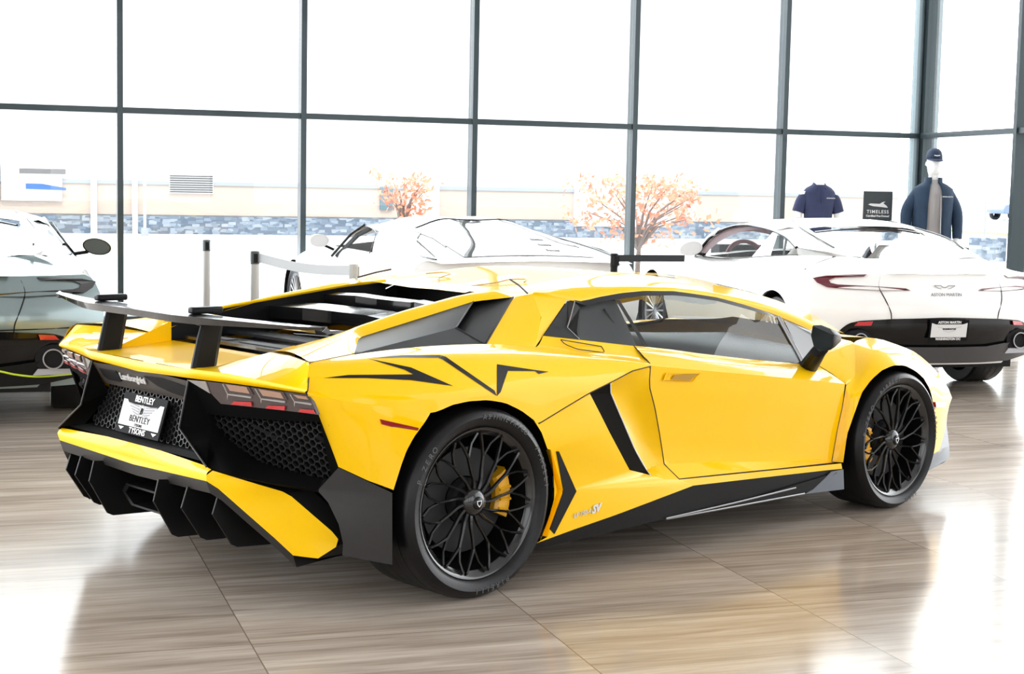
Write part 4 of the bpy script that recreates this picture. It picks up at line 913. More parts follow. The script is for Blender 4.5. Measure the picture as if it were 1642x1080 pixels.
# ================================================================== camera, light
cam = bpy.data.cameras.new('camera'); co_ = bpy.data.objects.new('camera', cam); COL.objects.link(co_)
cam.sensor_width = 36; cam.sensor_fit = 'HORIZONTAL'; cam.lens = 2569.18/1642*36
yaw, pit, rol = .82475+CAR_RZ, .09648, .0203
fw = V((math.cos(pit)*math.cos(yaw), math.cos(pit)*math.sin(yaw), -math.sin(pit)))
rt = V((math.sin(yaw), -math.cos(yaw), 0)); up_ = rt.cross(fw)
r2 = rt*math.cos(rol)+up_*math.sin(rol); u2 = -rt*math.sin(rol)+up_*math.cos(rol)
mw = Matrix((r2, u2, -fw)).transposed().to_4x4(); mw.translation = Matrix.Rotation(CAR_RZ, 4, 'Z') @ CAM
co_.matrix_world = mw; cam.clip_end = 800; SC.camera = co_
SC.view_settings.view_transform = 'Standard'; SC.view_settings.look = 'None'; SC.view_settings.exposure = 0.0; SC.view_settings.gamma = 1
SC.cycles.max_bounces = 8; SC.cycles.transparent_max_bounces = 16; SC.cycles.caustics_reflective = False; SC.cycles.caustics_refractive = False
SC.cycles.sample_clamp_indirect = 6
w_ = bpy.data.worlds.new('overcast_sky'); SC.world = w_; w_.use_nodes = True
nt = w_.node_tree; bg = nt.nodes['Background']
bg.inputs['Color'].default_value = (.965, .985, 1, 1)
tc = nd(nt, 'ShaderNodeTexCoord'); sx = nd(nt, 'ShaderNodeSeparateXYZ'); mr = nd(nt, 'ShaderNodeMapRange', interpolation_type='SMOOTHSTEP')
nt.links.new(tc.outputs['Generated'], sx.inputs['Vector']); nt.links.new(sx.outputs['Y'], mr.inputs['Value'])
mr.inputs['From Min'].default_value = -.5; mr.inputs['From Max'].default_value = .6; mr.inputs['To Min'].default_value = SKY_BACK; mr.inputs['To Max'].default_value = SKY
nt.links.new(mr.outputs['Result'], bg.inputs['Strength'])
sun = bpy.data.lights.new('sun', 'SUN'); sun.energy = SUN; sun.angle = math.radians(3); sun.color = (1, .97, .93)
so = bpy.data.objects.new('sun', sun); COL.objects.link(so); so.rotation_euler = V((.12, math.cos(math.radians(55)), -math.sin(math.radians(55)))).to_track_quat('-Z', 'Y').to_euler()

# ================================================================== room
def floor_mat():
    m = bpy.data.materials.new('travertine_floor'); m.use_nodes = True; nt = m.node_tree; b = nt.nodes['Principled BSDF']
    tc = nd(nt, 'ShaderNodeTexCoord'); sx = nd(nt, 'ShaderNodeSeparateXYZ'); nt.links.new(tc.outputs['Object'], sx.inputs['Vector'])
    def mth(op, a, b_=None, c=None):
        n = nd(nt, 'ShaderNodeMath', operation=op)
        for i, x in enumerate((a, b_, c)):
            if x is None: continue
            if isinstance(x, (int, float)): n.inputs[i].default_value = x
            else: nt.links.new(x, n.inputs[i])
        return n.outputs[0]
    gx = mth('DIVIDE', mth('ADD', sx.outputs['X'], .48983), 1.00662); gy = mth('DIVIDE', mth('ADD', sx.outputs['Y'], 1.27892), 1.02341)
    ix, iy = mth('FLOOR', gx), mth('FLOOR', gy)
    cmb = nd(nt, 'ShaderNodeCombineXYZ'); nt.links.new(ix, cmb.inputs[0]); nt.links.new(iy, cmb.inputs[1])
    wn = nd(nt, 'ShaderNodeTexWhiteNoise', noise_dimensions='3D'); nt.links.new(cmb.outputs[0], wn.inputs['Vector'])
    def vein(sx_, sy_, det, dist, off):
        v = nd(nt, 'ShaderNodeCombineXYZ')
        nt.links.new(mth('ADD', mth('MULTIPLY', sx.outputs['X'], sx_), mth('MULTIPLY', wn.outputs['Value'], 37.0)), v.inputs[0])
        nt.links.new(mth('MULTIPLY', sx.outputs['Y'], sy_), v.inputs[1])
        nt.links.new(mth('MULTIPLY', wn.outputs['Value'], off), v.inputs[2])
        n = nd(nt, 'ShaderNodeTexNoise'); n.inputs['Scale'].default_value = 1; n.inputs['Detail'].default_value = det; n.inputs['Distortion'].default_value = dist; n.inputs['Roughness'].default_value = .62
        nt.links.new(v.outputs[0], n.inputs['Vector']); return n.outputs['Fac']
    a = vein(.9, 11, 8, .5, 11); c = vein(1.6, 34, 6, .9, 23); d = vein(.7, 3.0, 3, .2, 5)
    mix = mth('ADD', mth('ADD', mth('MULTIPLY', a, .5), mth('MULTIPLY', c, .32)), mth('MULTIPLY', d, .22))
    cr_ = nd(nt, 'ShaderNodeValToRGB'); nt.links.new(mix, cr_.inputs['Fac'])
    e = cr_.color_ramp.elements; e[0].position = .36; e[0].color = (.21, .165, .13, 1); e[1].position = .66; e[1].color = (.62, .545, .465, 1)
    for pos, col in ((.45, (.33, .272, .222, 1)), (.52, (.42, .355, .295, 1)), (.58, (.50, .43, .36, 1))):
        k = e.new(pos); k.color = col
    fx, fy = mth('FRACT', gx), mth('FRACT', gy)
    dx = mth('MINIMUM', fx, mth('SUBTRACT', 1, fx)); dy = mth('MINIMUM', fy, mth('SUBTRACT', 1, fy))
    j = mth('LESS_THAN', mth('MINIMUM', dx, dy), .0022)
    tv = mth('ADD', mth('MULTIPLY', wn.outputs['Value'], .16), .92)
    mx = nd(nt, 'ShaderNodeMix', data_type='RGBA'); nt.links.new(j, mx.inputs['Factor'])
    sc_ = nd(nt, 'ShaderNodeVectorMath', operation='SCALE'); nt.links.new(cr_.outputs['Color'], sc_.inputs[0]); nt.links.new(tv, sc_.inputs['Scale'])
    nt.links.new(sc_.outputs[0], mx.inputs['A']); mx.inputs['B'].default_value = (.20, .15, .11, 1)
    nt.links.new(mx.outputs['Result'], b.inputs['Base Color'])
    b.inputs['Roughness'].default_value = .16; b.inputs['IOR'].default_value = FLOOR_IOR; b.inputs['Specular IOR Level'].default_value = .5
    bp = nd(nt, 'ShaderNodeBump'); bp.inputs['Strength'].default_value = .02; bp.inputs['Distance'].default_value = .001
    nt.links.new(c, bp.inputs['Height']); nt.links.new(bp.outputs['Normal'], b.inputs['Normal'])
    return m
YW = 10.41
fl_ = MB(); fl_.box((1.0, -.1, -.05), (24, 21.4, .1)); FL = struct(fl_.build('floor', floor_mat(), None, 0))
FM = pmat('window_frame_slate', (.028, .045, .052), .35, .3, .2, .5)
FMS = pmat('window_frame_lit_side', (.16, .21, .23), .3, .4, .2, .5)  # lighter copy of the slate, painting the frame's side faces as lit
PANE = glassmat('window_pane', (.97, .985, .985), 1.35)
HT = 8.0; ZT = 2.176
MX = [.03351+1.87646*k for k in range(-5, 6)]
wi = 1
def frame_window(name, p, q, z0, z1, first=False):
    """one bay of curtain wall between floor points p and q: frame bars plus a pane"""
    d = (V(q)-V(p)); n = d.normalized(); L_ = d.length
    rot = Matrix.Rotation(math.atan2(n.y, n.x), 4, 'Z')
    f = MB()
    def bar(s, z, ls, lz): f.box((V(p)+n*s)+V((0, 0, z)), (ls, .13, lz), rot)
    bar(L_/2, ZT, L_-.06, .06); bar(L_/2, .04, L_-.06, .08); bar(L_/2, HT-.04, L_-.06, .08)
    o = struct(f.build(name, FM, None, 0))
    for a, b, in ((.08, ZT-.03), (ZT+.03, HT-.08)):
        g = MB(); c = (V(p)+V(q))/2; g.box(c+V((0, 0, (a+b)/2)), (L_-.06, .012, b-a), rot); g.build('pane', PANE, o, 0)
    return o
for i in range(len(MX)-1): frame_window('window_%d' % (i+1), (MX[i], YW, 0), (MX[i+1], YW, 0), 0, HT)
# right-hand glazing turns the corner
cpt = V((MX[-1], YW, 0)); rd = (V((9.12, 8.12, 0))-V((9.37, 9.99, 0))).normalized()
RP = [cpt+rd*s for s in (0.05, 2.42, 4.8)]
frame_window('window_11', RP[0], RP[1], 0, HT); frame_window('window_12', RP[1], RP[2], 0, HT)
k = 1
for x in MX[:-1]:
    b = MB(); b.box((x, YW, HT/2), (.058, .17, HT)); struct(b.build('trim_%d' % k, FM, None, 0)); k += 1
b = MB(); b.box((MX[-1]+.03, YW-.02, HT/2), (.15, .16, HT)); struct(b.build('trim_%d' % k, FM, None, 0)); k += 1
b = MB(); b.box((MX[-1]-.09, YW+.02, HT/2), (.07, .10, HT)); b.box((MX[-1]+.15, YW+.0, HT/2), (.07, .1, HT)); struct(b.build('trim_%d' % k, FMS, None, 0)); k += 1
rot = Matrix.Rotation(math.atan2(rd.y, rd.x), 4, 'Z')
for p in RP[1:]:
    b = MB(); b.box(p+V((0, 0, HT/2)), (.07, .17, HT), rot); struct(b.build('trim_%d' % k, FM, None, 0)); k += 1
bw = MB()  # unseen back wall, added with openings to shape reflections on the car
for xa, xb in ((-11, -9.2), (-5.6, -4.6), (-1.0, .2), (3.8, 4.8), (8.4, 13)): bw.box(((xa+xb)/2, -10.7, HT/2), (xb-xa, .2, HT))
bw.box((1, -10.7, .45), (24, .2, .9)); bw.box((1, -10.7, 6.6), (24, .2, 2.8)); struct(bw.build('wall_back', pmat('wall_white', (.40, .40, .41), .8, vary=.02), None, 0))
ce = MB(); ce.box((1, -.1, HT+.1), (24, 21.4, .2)); struct(ce.build('ceiling', pmat('ceiling_white', (.5, .5, .51), .8, vary=.03), None, 0))

# ================================================================== background cars
def rear_x(y, z, sh):
    y = abs(y); b = -.97+.30*min(y/.97, 1)**2.6
    if z < .52: b += .10*(.52-z)/.3
    if z > .70: b += .15*(z-.70)/.25
    return b+sh
ZR = [.24, .32, .40, .50, .60, .68, .74, .80, .86, .89, .912]
WR = [.89, .93, .95, .965, .972, .970, .962, .95, .925, .90, .86]
def gt_body(root, paint, sh=0., nose=3.70, rf=.345):
    mb = MB(); rows = []
    def topz(x): return 1.0 if x < 1.9 else max(.55, 1-.42*((x-1.9)/(nose-1.9))**1.6)
    for z, W in zip(ZR, WR):
        r = []
        for i in range(13): 
            y = W*math.sin(PI/2*i/12); r.append(V((rear_x(y, z, sh), y, z)))
        x0 = r[-1].x
        for i in range(1, 90):
            x = x0+(3.0-x0)*i/89
            fy = 1-.045*math.sin(PI*min(1, max(0, (x-.2)/2.2)))-(0 if x < 2.4 else .03*((x-2.4)/.6)**2)
            r.append(V((x, W*fy, .22+(z-.22)*topz(x))))
        ye = r[-1].y
        for i in range(1, 13):
            a = PI/2*i/12; x = 3.0+(nose-3.0)*math.sin(a)**.9; r.append(V((x, ye*math.cos(a)**.7 if i < 12 else 0, .22+(z-.22)*topz(x))))
        rows.append(r)
    n = len(rows[0]); vs = [p for r in rows for p in r]; fs = []
    def hole(p): return any((p.x-cx)**2+(p.z-.35)**2 < .385**2 and p.y > .5 for cx in (0, 2.77))
    snap = {}
    for i in range(len(rows)-1):
        for j in range(n-1):
            q = (i*n+j, i*n+j+1, (i+1)*n+j+1, (i+1)*n+j)
            if all(hole(vs[a]) for a in q): continue
            for a in q:
                if hole(vs[a]):
                    p = vs[a]; cx = 0 if p.x < 1.4 else 2.77
                    d = V((p.x-cx, p.z-.35)); d = d.normalized()*.385 if d.length > 1e-6 else V((0, .385))
                    snap[a] = V((cx+d.x, p.y, max(.22, .35+d.y)))
            fs.append(q)
    for a, p in snap.items(): vs[a] = p
    mb.add(vs, fs); mb.mirror()
    top = rows[-1]
    # bonnet: from the flank tops forward of the screen to the nose
    front = [p for p in top if p.x > 1.75]
    mb.grid([front, [V((p.x, p.y*.5, p.z+.045*min(1, p.y/.5))) for p in front], [V((p.x, 0, p.z+.06*min(1, p.y/.5))) for p in front]])
    mb.grid([mil(front), [V((p.x, -p.y*.5, p.z+.045*min(1, p.y/.5))) for p in front], [V((p.x, 0, p.z+.06*min(1, p.y/.5))) for p in front]])
    ob = mb.build('body', paint, root, 40)
    lin = MB()
    for cx in (0, 2.77):
        for s in (1, -1):
            arc = [PI*k_/20*1.2-.3 for k_ in range(21)]
            lin.grid([[V((cx+.386*math.cos(a), s*.95, .35+.386*math.sin(a))) for a in arc], [V((cx+.386*math.cos(a), s*.6, .35+.386*math.sin(a))) for a in arc]])
            lin.poly([V((cx+.386*math.cos(a), s*.6, .35+.386*math.sin(a))) for a in arc])
    lin.box((1.3, 0, .26), (4.2, 1.3, .10)); lin.build('underbody', M['dark'], root, 30)
    for cx in (0, 2.77):
        for s in (1, -1):
            T = Matrix.Translation((cx, s*.93, .345)) @ Matrix.Rotation(0 if s < 0 else PI, 4, 'Z')
            t = MB(); t.lathe([(.0, .255), (-.012, .29), (0, .335), (.02, .344), (.25, .344), (.27, .33), (.26, .255)], 56)
            for gy in (.06, .11, .16, .21): t.lathe([(gy, .3455), (gy+.01, .3455)], 56)
            to = t.xf(T).build('tyre', M['rubber'], root, 30)
            w2 = MB(); w2.lathe([(.0, .258), (.01, .235), (.05, .225), (.2, .22)], 48); w2.lathe([(.015, 0), (.015, .05), (.04, .06)], 20)
            for q in range(20):
                a = 2*PI*q/20+.03; w2.tube([V((.04*math.cos(a), .02, .04*math.sin(a))), V((.24*math.cos(a+.05), .012, .24*math.sin(a+.05)))], .010, 6)
            w2.xf(T).build('wheel_rim', M['steel'], to, 30)
            w2 = MB(); w2.lathe([(.09, 0), (.09, .23)], 40); w2.xf(T).build('wheel_backing', M['dark'], to, 0)
    return rows
def surf_strip(root, nm, mat, top_l, low_l, n=40, m=5, sh=0., off=.006):
    """strip hugging the tail between two z profiles given as (y, z) lists"""
    def at(l, y):
        for (a, za), (b_, zb) in zip(l, l[1:]):
            if a <= y <= b_: return za+(zb-za)*(y-a)/(b_-a)
        return l[0][1] if y < l[0][0] else l[-1][1]
    y0, y1 = max(top_l[0][0], low_l[0][0]), min(top_l[-1][0], low_l[-1][0])
    rows = []
    for i in range(m+1):
        r = []
        for j in range(n+1):
            y = y0+(y1-y0)*j/n; z = at(top_l, y)*(1-i/m)+at(low_l, y)*i/m
            r.append(V((rear_x(y, z, sh)-off, y, z)))
        rows.append(r)
    b = MB(); b.grid(rows); return b.build(nm, mat, root, 30)
Q = {k_: [V(p) for p in v] for k_, v in D.items()}
def sweep_shape(pts, d=.01): # small raised plate facing backwards
    b = MB(); b.prism(pts, (d, 0, 0)); return b
def gt_coupe(name, label, loc, rz, paint, roofmat, lamp, stripe=None, redcabin=True, plate=True):
    root = thing(name, label, 'car', loc, rz)
    rows = gt_body(root, paint)
    top = rows[-1]
    T_, B_ = Q['db_dlo_top'], Q['db_dlo_bot']; W_ = Q['db_wedge']; S_ = Q['db_strake']; R_ = Q['db_rg']
    sh_ = MB()
    tl_ = [p for p in top if -.70 < p.x < 1.95]
    lo = [W_[2], W_[3], W_[4]] + list(reversed(B_))
    W2 = W_[2]; tail_c = [V((-.60, .60, .965)), V((-.45, .56, .99))]
    sh_.grid(loft([[p for p in tl_ if p.x > -.33], lo[1:]], 40, 5, by=0, bulge=(0, .01, .01)))
    inner = [V((.46, .47, 1.205)), R_[0], R_[9], R_[8]]
    outer = [T_[5], T_[6], T_[7], T_[8], W_[1], W_[2]]
    mid_ = [V((.80, .45, 1.262)), V((.50, .53, 1.215)), V((.1, .585, 1.15)), V((-.2, .56, 1.075)), W_[2].lerp(R_[8], .5)+V((0, 0, .006))]
    sh_.grid(loft([outer, mid_, inner], 24, 10))
    sh_.poly([V((.80, .45, 1.262)), T_[5], T_[4], V((.90, .30, 1.278)), V((.46, .30, 1.222)), V((.46, .47, 1.205))])
    rim_ = [p for p in top if p.x <= -.33]
    fr_ = [R_[7]*0+V((-.388, 0, 1.0)), V((-.385, .2, 1.002)), R_[8], W_[2], W_[3]]
    mid2 = [V((-.62, 0, .972)), V((-.62, .3, .968)), V((-.60, .58, .955)), V((-.52, .74, .945)), V((-.36, .83, .945))]
    sh_.grid(loft([rim_, mid2, fr_], 30, 10))
    sh_.mirror(); sh_.build('rear_deck', paint, root, 40)
    rf = MB()
    def rp(e, zc): return curve([e, V((e.x-.01, e.y*.78, e.z+(zc-e.z)*.62)), V((e.x-.02, e.y*.4, e.z+(zc-e.z)*.93)), V((e.x-.02, 0, zc))], 10, True)
    es = [(T_[2], 1.19), (T_[3], 1.243), (T_[4], 1.272), (T_[5], 1.284), (T_[6], 1.282), (V((.55, .60, 1.21)), 1.262), (V((.43, .50, 1.20)), 1.232)]
    rr_ = []
    for e, zc in es:
        h = rp(e, zc); rr_.append(h+mil(list(reversed(h[:-1]))))
    rf.grid(rr_); rf.build('roof', roofmat, root, 40)
    gb = MB(); gb.tube(curve(R_[0:5], 20, True), .014, 6, squash=((0, 0, 1), .5)); gb.build('rear_window_trim', M['black'], root)
    rg = MB(); rg.grid(loft([[R_[0], R_[1], R_[2], R_[3], R_[4]], [R_[9], (R_[9]+R_[5])/2+V((0, 0, .03)), R_[5]], [R_[8], R_[7], R_[6]]], 16, 10)); rg.build('rear_window', M['clear'], root, 40)
    ap_ = MB()
    for f in (lambda l: [V(p) for p in l], mil):
        b = MB(); b.poly(f(T_+W_[1:2]+list(reversed(B_[1:])))); b.build('side_window', M['clear_side'], root, 0)
        b = MB(); b.tube(curve(f(T_), 40, True), .013, 6); b.tube(f(B_), .006, 6); b.tube(curve(f([p+V((0, .0, .004)) for p in mid_[:4]]), 16, True), .006, 6); b.build('window_trim', M['black'], root)
        b = MB(); b.poly(f(W_)); b.build('pillar_glass', M['lensgrey'], root, 0)
        b = MB(); b.poly(f(Q['db_bpil'])); b.build('door_pillar', paint, root, 0)
        b = MB(); b.poly(f(Q['db_cdiv'])); b.build('window_divider', M['dark'], root, 0)
        b = MB(); b.tube(f([T_[0]+V((.02, -.0, -.02)), T_[1]+V((.03, 0, .0)), T_[2]+V((.02, 0, .012))]), .022, 8); b.build('windscreen_pillar', paint, root)
        mp = f(Q['db_mirror']); s = 1 if mp[0].y > 0 else -1; c = sum(mp, V())/len(mp)
        # door mirror: shell with its glass to the rear
        el = lambda x, k_: [V((x, s*(1.03+.105*k_*math.cos(a)), .985+.062*k_*math.sin(a)-.012*math.cos(a))) for a in [2*PI*i/20 for i in range(21)]]
        b = MB(); b.grid([el(1.60, .9), el(1.60, 1.0), el(1.68, .98), el(1.76, .75), el(1.80, .3)]); b.poly(el(1.80, .3)[:-1]); bm_ = b.build('mirror_housing', M['black'] if not redcabin else paint, root, 40)
        b = MB(); b.poly(el(1.603, .9)[:-1]); b.build('mirror_glass', M['mirror_grey'] if not redcabin else M['white'], bm_, 0)
        b = MB(); b.tube([el(1.68, .0)[0]+V((0, -s*.06, -.03)), V((1.70, s*.86, .925))], .014, 6); b.build('mirror_arm', M['black'], bm_)
    # windscreen
    b = MB(); b.grid([[V((1.80, y, 1.10+.05*(1-(y/.7)**2))) for y in (.7, .35, 0, -.35, -.7)], [V((2.25, y*1.1, .93+.05*(1-(y/.7)**2))) for y in (.7, .35, 0, -.35, -.7)]]); b.build('windscreen', M['clear'], root, 40)
    cabm = RED if redcabin else M['seat']
    cb_ = MB(); cb_.grid([[V((1.95, s*.74, .60)), V((1.95, s*.74, .885))] for s in (1, -1)]); cb_.box((.75, 0, .45), (2.4, 1.45, .06)); cb_.box((2.05, 0, .80), (.30, 1.4, .14)); cb_.box((-.1, 0, .80), (.7, 1.2, .08)); cb_.build('cabin_trim', CREAM if redcabin else M['seat'], root, 20)
    for s in (1, -1):
        b = MB()
        for (x, z, wd, th) in ((.62, .88, .20, .05),): pass
        secs = [[V((x, s*.38+wd*math.cos(a), z))+V((.95, 0, .2))*(th*math.sin(a)) for a in [2*PI*k_/14 for k_ in range(15)]] for x, z, wd, th in ((.95, .48, .24, .08), (.85, .70, .24, .08), (.76, .90, .20, .07), (.72, 1.0, .12, .06), (.71, 1.06, .08, .03))]
        b.grid(secs); b.poly(secs[-1][:-1]); b.build('seat', CREAM if redcabin else M['seat'], root, 50)
    b = MB(); cc = Q['db_wheel'][0]+V((0, 0, -.05)); b.tube([cc+V((.06*math.sin(a), .19*math.cos(a), .185*math.sin(a))) for a in [2*PI*i/32 for i in range(33)]], .02, 8); b.build('steering_wheel', cabm, root)
    b = MB(); b.tube([cc, cc+V((.3, 0, -.08))], .06, 10); b.box(cc+V((.22, .0, .07)), (.2, .42, .16)); b.box(cc+V((.3, -.55, .0)), (.2, .5, .22)); b.build('instrument_hood', M['dark'], root, 30)
    if redcabin:
        b = MB(); b.grid(loft([mil(T_[0:7]), [p+V((0, .10, -.02)) for p in mil(T_[0:7])]], 20, 3)); b.grid(loft([[p+V((0, -.008, -.008)) for p in T_[0:7]], [p+V((0, -.05, -.05)) for p in T_[0:7]]], 20, 3)); b.build('pillar_lining', RED, root, 40)
        for f in (lambda l: [V(p) for p in l], mil):
            b = MB(); b.grid(loft([f([p+V((0, -.012, -.006)) for p in T_[0:7]]), f(Q['db_red'])], 20, 3)); b.build('pillar_lining', RED, root, 40)
    # tail
    for s in (1, -1):
        lp = Q['db_lampL'] if s > 0 else mil(Q['db_lampL'])
        b = MB(); b.prism([p+V((-.010, 0, 0)) for p in lp], (.02, 0, 0)); b.build('tail_light', lamp, root, 0)
        rp_ = Q['db_refl'] if s > 0 else mil(Q['db_refl'])
        b = MB(); b.prism([p+V((-.004, 0, 0)) for p in rp_], (.01, 0, 0)); b.build('reflector', M['red'], root, 0)
        se = Q['db_seam'] if s > 0 else mil(Q['db_seam'])
        b = MB(); b.tube(curve([p+V((.004, 0, 0)) for p in se], 20, True), .004, 6); b.build('boot_gap', M['dark'], root)
    lp = Q['db_lip']; b = MB(); l2 = curve([lp[0], lp[1], mi(lp[0])], 20, True); b.grid([l2, [p+V((-.03, 0, .006)) for p in l2], [p+V((.02, 0, .012)) for p in l2]]); b.build('boot_lip', paint, root, 40)
    tl2 = [(-.80, .47), (-.78, .503), (-.735, .548), (-.66, .57), (-.44, .588), (-.07, .60), (.07, .60), (.44, .588), (.66, .57), (.735, .548), (.78, .503), (.80, .47)]
    ll2 = [(-.80, .44), (-.64, .41), (-.36, .375), (0, .372), (.36, .375), (.64, .41), (.80, .44)]
    bp = surf_strip(root, 'rear_bumper', M['black'], tl2, ll2, 60, 6)
    dl_ = [(-.86, .47), (-.64, .41), (-.36, .380), (0, .378), (.36, .380), (.64, .41), (.86, .47)]
    d2_ = [(-.86, .30), (-.6, .26), (-.3, .255), (0, .255), (.3, .255), (.6, .26), (.86, .30)]
    di = surf_strip(root, 'diffuser', DIFF if stripe is None else M['dark'], dl_, d2_, 60, 4, off=.03)
    b = MB(); rr3 = [V((rear_x(y, z, 0)-.03, y, z)) for y, z in d2_]; b.grid([rr3, [p+V((.5, 0, -.02)) for p in rr3]]); b.build('diffuser_floor', M['dark'], di, 20)
    for s in (1, -1):
        ec = V((-.83, s*.665, .42)); b = MB(); b.tube([ec+V((-.05, 0, 0)), ec+V((.3, 0, 0))], [.085, .085], 24, squash=((0, 1, 0), 1.25)); b.build('exhaust_recess', M['dark'], di, 30)
        b = MB(); 
        for r_ in (.062, .054): b.tube([ec+V((-.07, 0, 0)), ec+V((.2, 0, 0))], r_, 24, cap=False)
        rg_ = lambda r_, x: [ec+V((x, r_*math.cos(a), r_*math.sin(a))) for a in [2*PI*i/24 for i in range(25)]]
        b.grid([rg_(.062, -.07), rg_(.054, -.07)]); b.build('exhaust_tip', M['steel'], di, 30)
        b = MB(); b.grid([[ec+V((-.052, -s*.09+dy, -.06)) for dy in (0,)]+[ec+V((-.06, s*.12, -.06))], [ec+V((-.052, -s*.12, -.10)), ec+V((-.06, s*.16, -.09))]]); b.build('exhaust_blade', M['steel'], di, 0)
    if stripe:
        b = MB(); pts = [V((rear_x(y, z, 0)-.036, y, z)) for y, z in ((-.86, .315), (-.6, .31), (-.45, .33), (-.3, .365), (0, .372), (.3, .365), (.45, .33), (.6, .31), (.86, .315))]; b.tube(curve(pts, 60, True), .006, 6); b.build('lime_stripe', stripe, di)
        b = MB(); b.tube(curve([V((rear_x(y, .60, 0)-.008, y, .60+.0)) for y in (-.8, -.4, 0, .4, .8)], 30, True), .004, 6); b.build('bumper_gap', M['dark'], root)
    if plate:
        pc = [V((-.985, .155, .585)), V((-.985, -.155, .585)), V((-.962, -.155, .428)), V((-.962, .155, .428))]
        u = V((0, -1, 0)); w2 = (pc[0]-pc[3]).normalized(); n = u.cross(w2); c = sum(pc, V())/4-V((.012, 0, 0))
        g = lambda a, b_, o=0: c+u*a+w2*b_+n*o
        b = MB(); b.prism([g(-.16, -.08), g(.16, -.08), g(.16, .08), g(-.16, .08)], n*.006); po = b.build('licence_plate', M['ink'], root, 0)
        b = MB(); b.prism([g(-.147, -.05, .0065), g(.147, -.05, .0065), g(.147, .058, .0065), g(.11, .047, .0065), g(-.11, .047, .0065), g(-.147, .058, .0065)], n*.002); b.build('plate_face', M['plate'], po, 0)
        t = text_mb('ASTON MARTIN', .026, g(0, .062, .0068), u, w2, .0005, bold=.0008); t.join(text_mb('WASHINGTON DC', .024, g(0, -.064, .0068), u, w2, .0005, bold=.0008)); t.build('frame_lettering', M['white'], po, 0)
        t = text_mb('WASHINGTON', .016, g(0, .012, .009), u, w2, .0005, bold=.001); t.build('plate_lettering', M['ink'], po, 0)
        wv = MB()
        for s in (1, -1): wv.tube([g(s*.10, .03, .009), g(s*.05, .02, .009), g(s*.045, .0, .009), g(0, -.012, .009)], .0012, 4)
        wv.build('plate_emblem', M['inkgrey'], po, 0)
        t = text_mb('ASTON MARTIN', .035, V((rear_x(0, .766, 0)-.004, 0, .766)), u, (.15, 0, 1), .001); t.build('badge_lettering', M['inkgrey'], root, 0)
        wv = MB(); 
        for s in (1, -1): wv.tube([V((rear_x(0, .82, 0)-.006, s*.085, .832)), V((rear_x(0, .82, 0)-.006, s*.03, .832)), V((rear_x(0, .82, 0)-.006, s*.02, .822)), V((rear_x(0, .82, 0)-.006, 0, .818))], .003, 5); wv.tube([V((rear_x(0, .82, 0)-.006, s*.085, .83)), V((rear_x(0, .82, 0)-.006, s*.05, .812)), V((rear_x(0, .82, 0)-.006, 0, .800))], .0022, 5)
        wv.build('wing_badge', M['inkgrey'], root, 0)
    return root
RED = pmat('red_leather', (.075, .0, .006), .5, bump=.2, bscale=90)
CREAM = pmat('cream_leather', (.75, .70, .66), .55, bump=.2, bscale=90)
DIFF = pmat('diffuser_grey', (.06, .06, .065), .4, .2, .2, .5, bump=.2)
WPAINT = pmat('white_paint', (.9, .9, .89), .35, 0, .6, .4)
GPAINT = pmat('grey_green_paint', (.23, .30, .31), .28, .55, 1, .5, vary=.04, vscale=3)
LAMP = pmat('dark_red_lamp', (.12, .006, .018), .15, 0, 1, .5)
SMOKE = pmat('smoked_lamp', (.02, .02, .022), .12, 0, 1, .5)
LIME = pmat('lime_stripe', (.62, .80, .05), .4)
gt_coupe('grand_tourer', 'white coupe with dark red tail lamps and a framed plate, right of the yellow car', (5.514, 4.718, 0), 1.5148, WPAINT, WPAINT, LAMP)
gt_coupe('grand_tourer', 'grey-green coupe with a lime stripe on its tail, left of the yellow car wing', (-1.559, 4.402, 0), 1.5473, GPAINT, WPAINT if False else GPAINT, SMOKE, stripe=LIME, redcabin=False, plate=False)

# white mid-engined coupe between them
mdr = thing('supercar', 'white double-bubble coupe behind the yellow car roof, between the two other parked cars', 'car', (2.714, 6.42, 0), 1.6358)
rows = gt_body(mdr, WPAINT, sh=-.27, nose=3.50)
DLO = Q['md_dlo']
st_ = [(1.47, .77, 1.00, 1.085), (1.38, .735, 1.06, 1.135), (1.20, .70, 1.115, 1.185), (.95, .705, 1.10, 1.208), (.70, .725, 1.085, 1.212), (.40, .76, 1.05, 1.20), (.10, .775, 1.03, 1.165), (-.25, .77, 1.02, 1.105), (-.6, .79, .985, 1.035), (-.9, .82, .94, .975), (-1.15, .80, .905, .925)]
rw_ = []
for x, ye, ze, zc in st_:
    bub = .032*min(1, max(0, (x+.9)/1.2))
    h = [V((x, ye*(1-k_/8), ze+(zc-ze)*math.sin(PI/2*k_/8)+bub*math.exp(-((ye*(1-k_/8)-.30)/.16)**2))) for k_ in range(9)]
    rw_.append(h+mil(list(reversed(h[:-1]))))
rm = MB(); rm.grid(rw_)
tl_ = [p for p in rows[-1] if -.95 < p.x < 1.75]
edge = list(reversed([V((x, ye, ze)) for x, ye, ze, zc in st_]))
c1 = [p for p in edge if p.x <= .72]
rm.grid(loft([[p for p in tl_ if p.x < .55], c1], 24, 5, by=0, bulge=(0, .01, .0)))
rm.grid(loft([[p for p in tl_ if p.x < .55], c1], 24, 5, by=0, bulge=(0, .01, .0)).__class__([[mi(p) for p in r] for r in loft([[p for p in tl_ if p.x < .55], c1], 24, 5, by=0, bulge=(0, .01, .0))]))
rear = [p for p in rows[-1][:13]]
dk_ = loft([rear, [V((-1.15, .0, .925)), V((-1.15, .4, .92)), V((-1.1, .80, .907))]], 14, 3)
rm.grid(dk_); rm.grid([[mi(p) for p in r] for r in dk_])
rm.build('roof', WPAINT, mdr, 45)
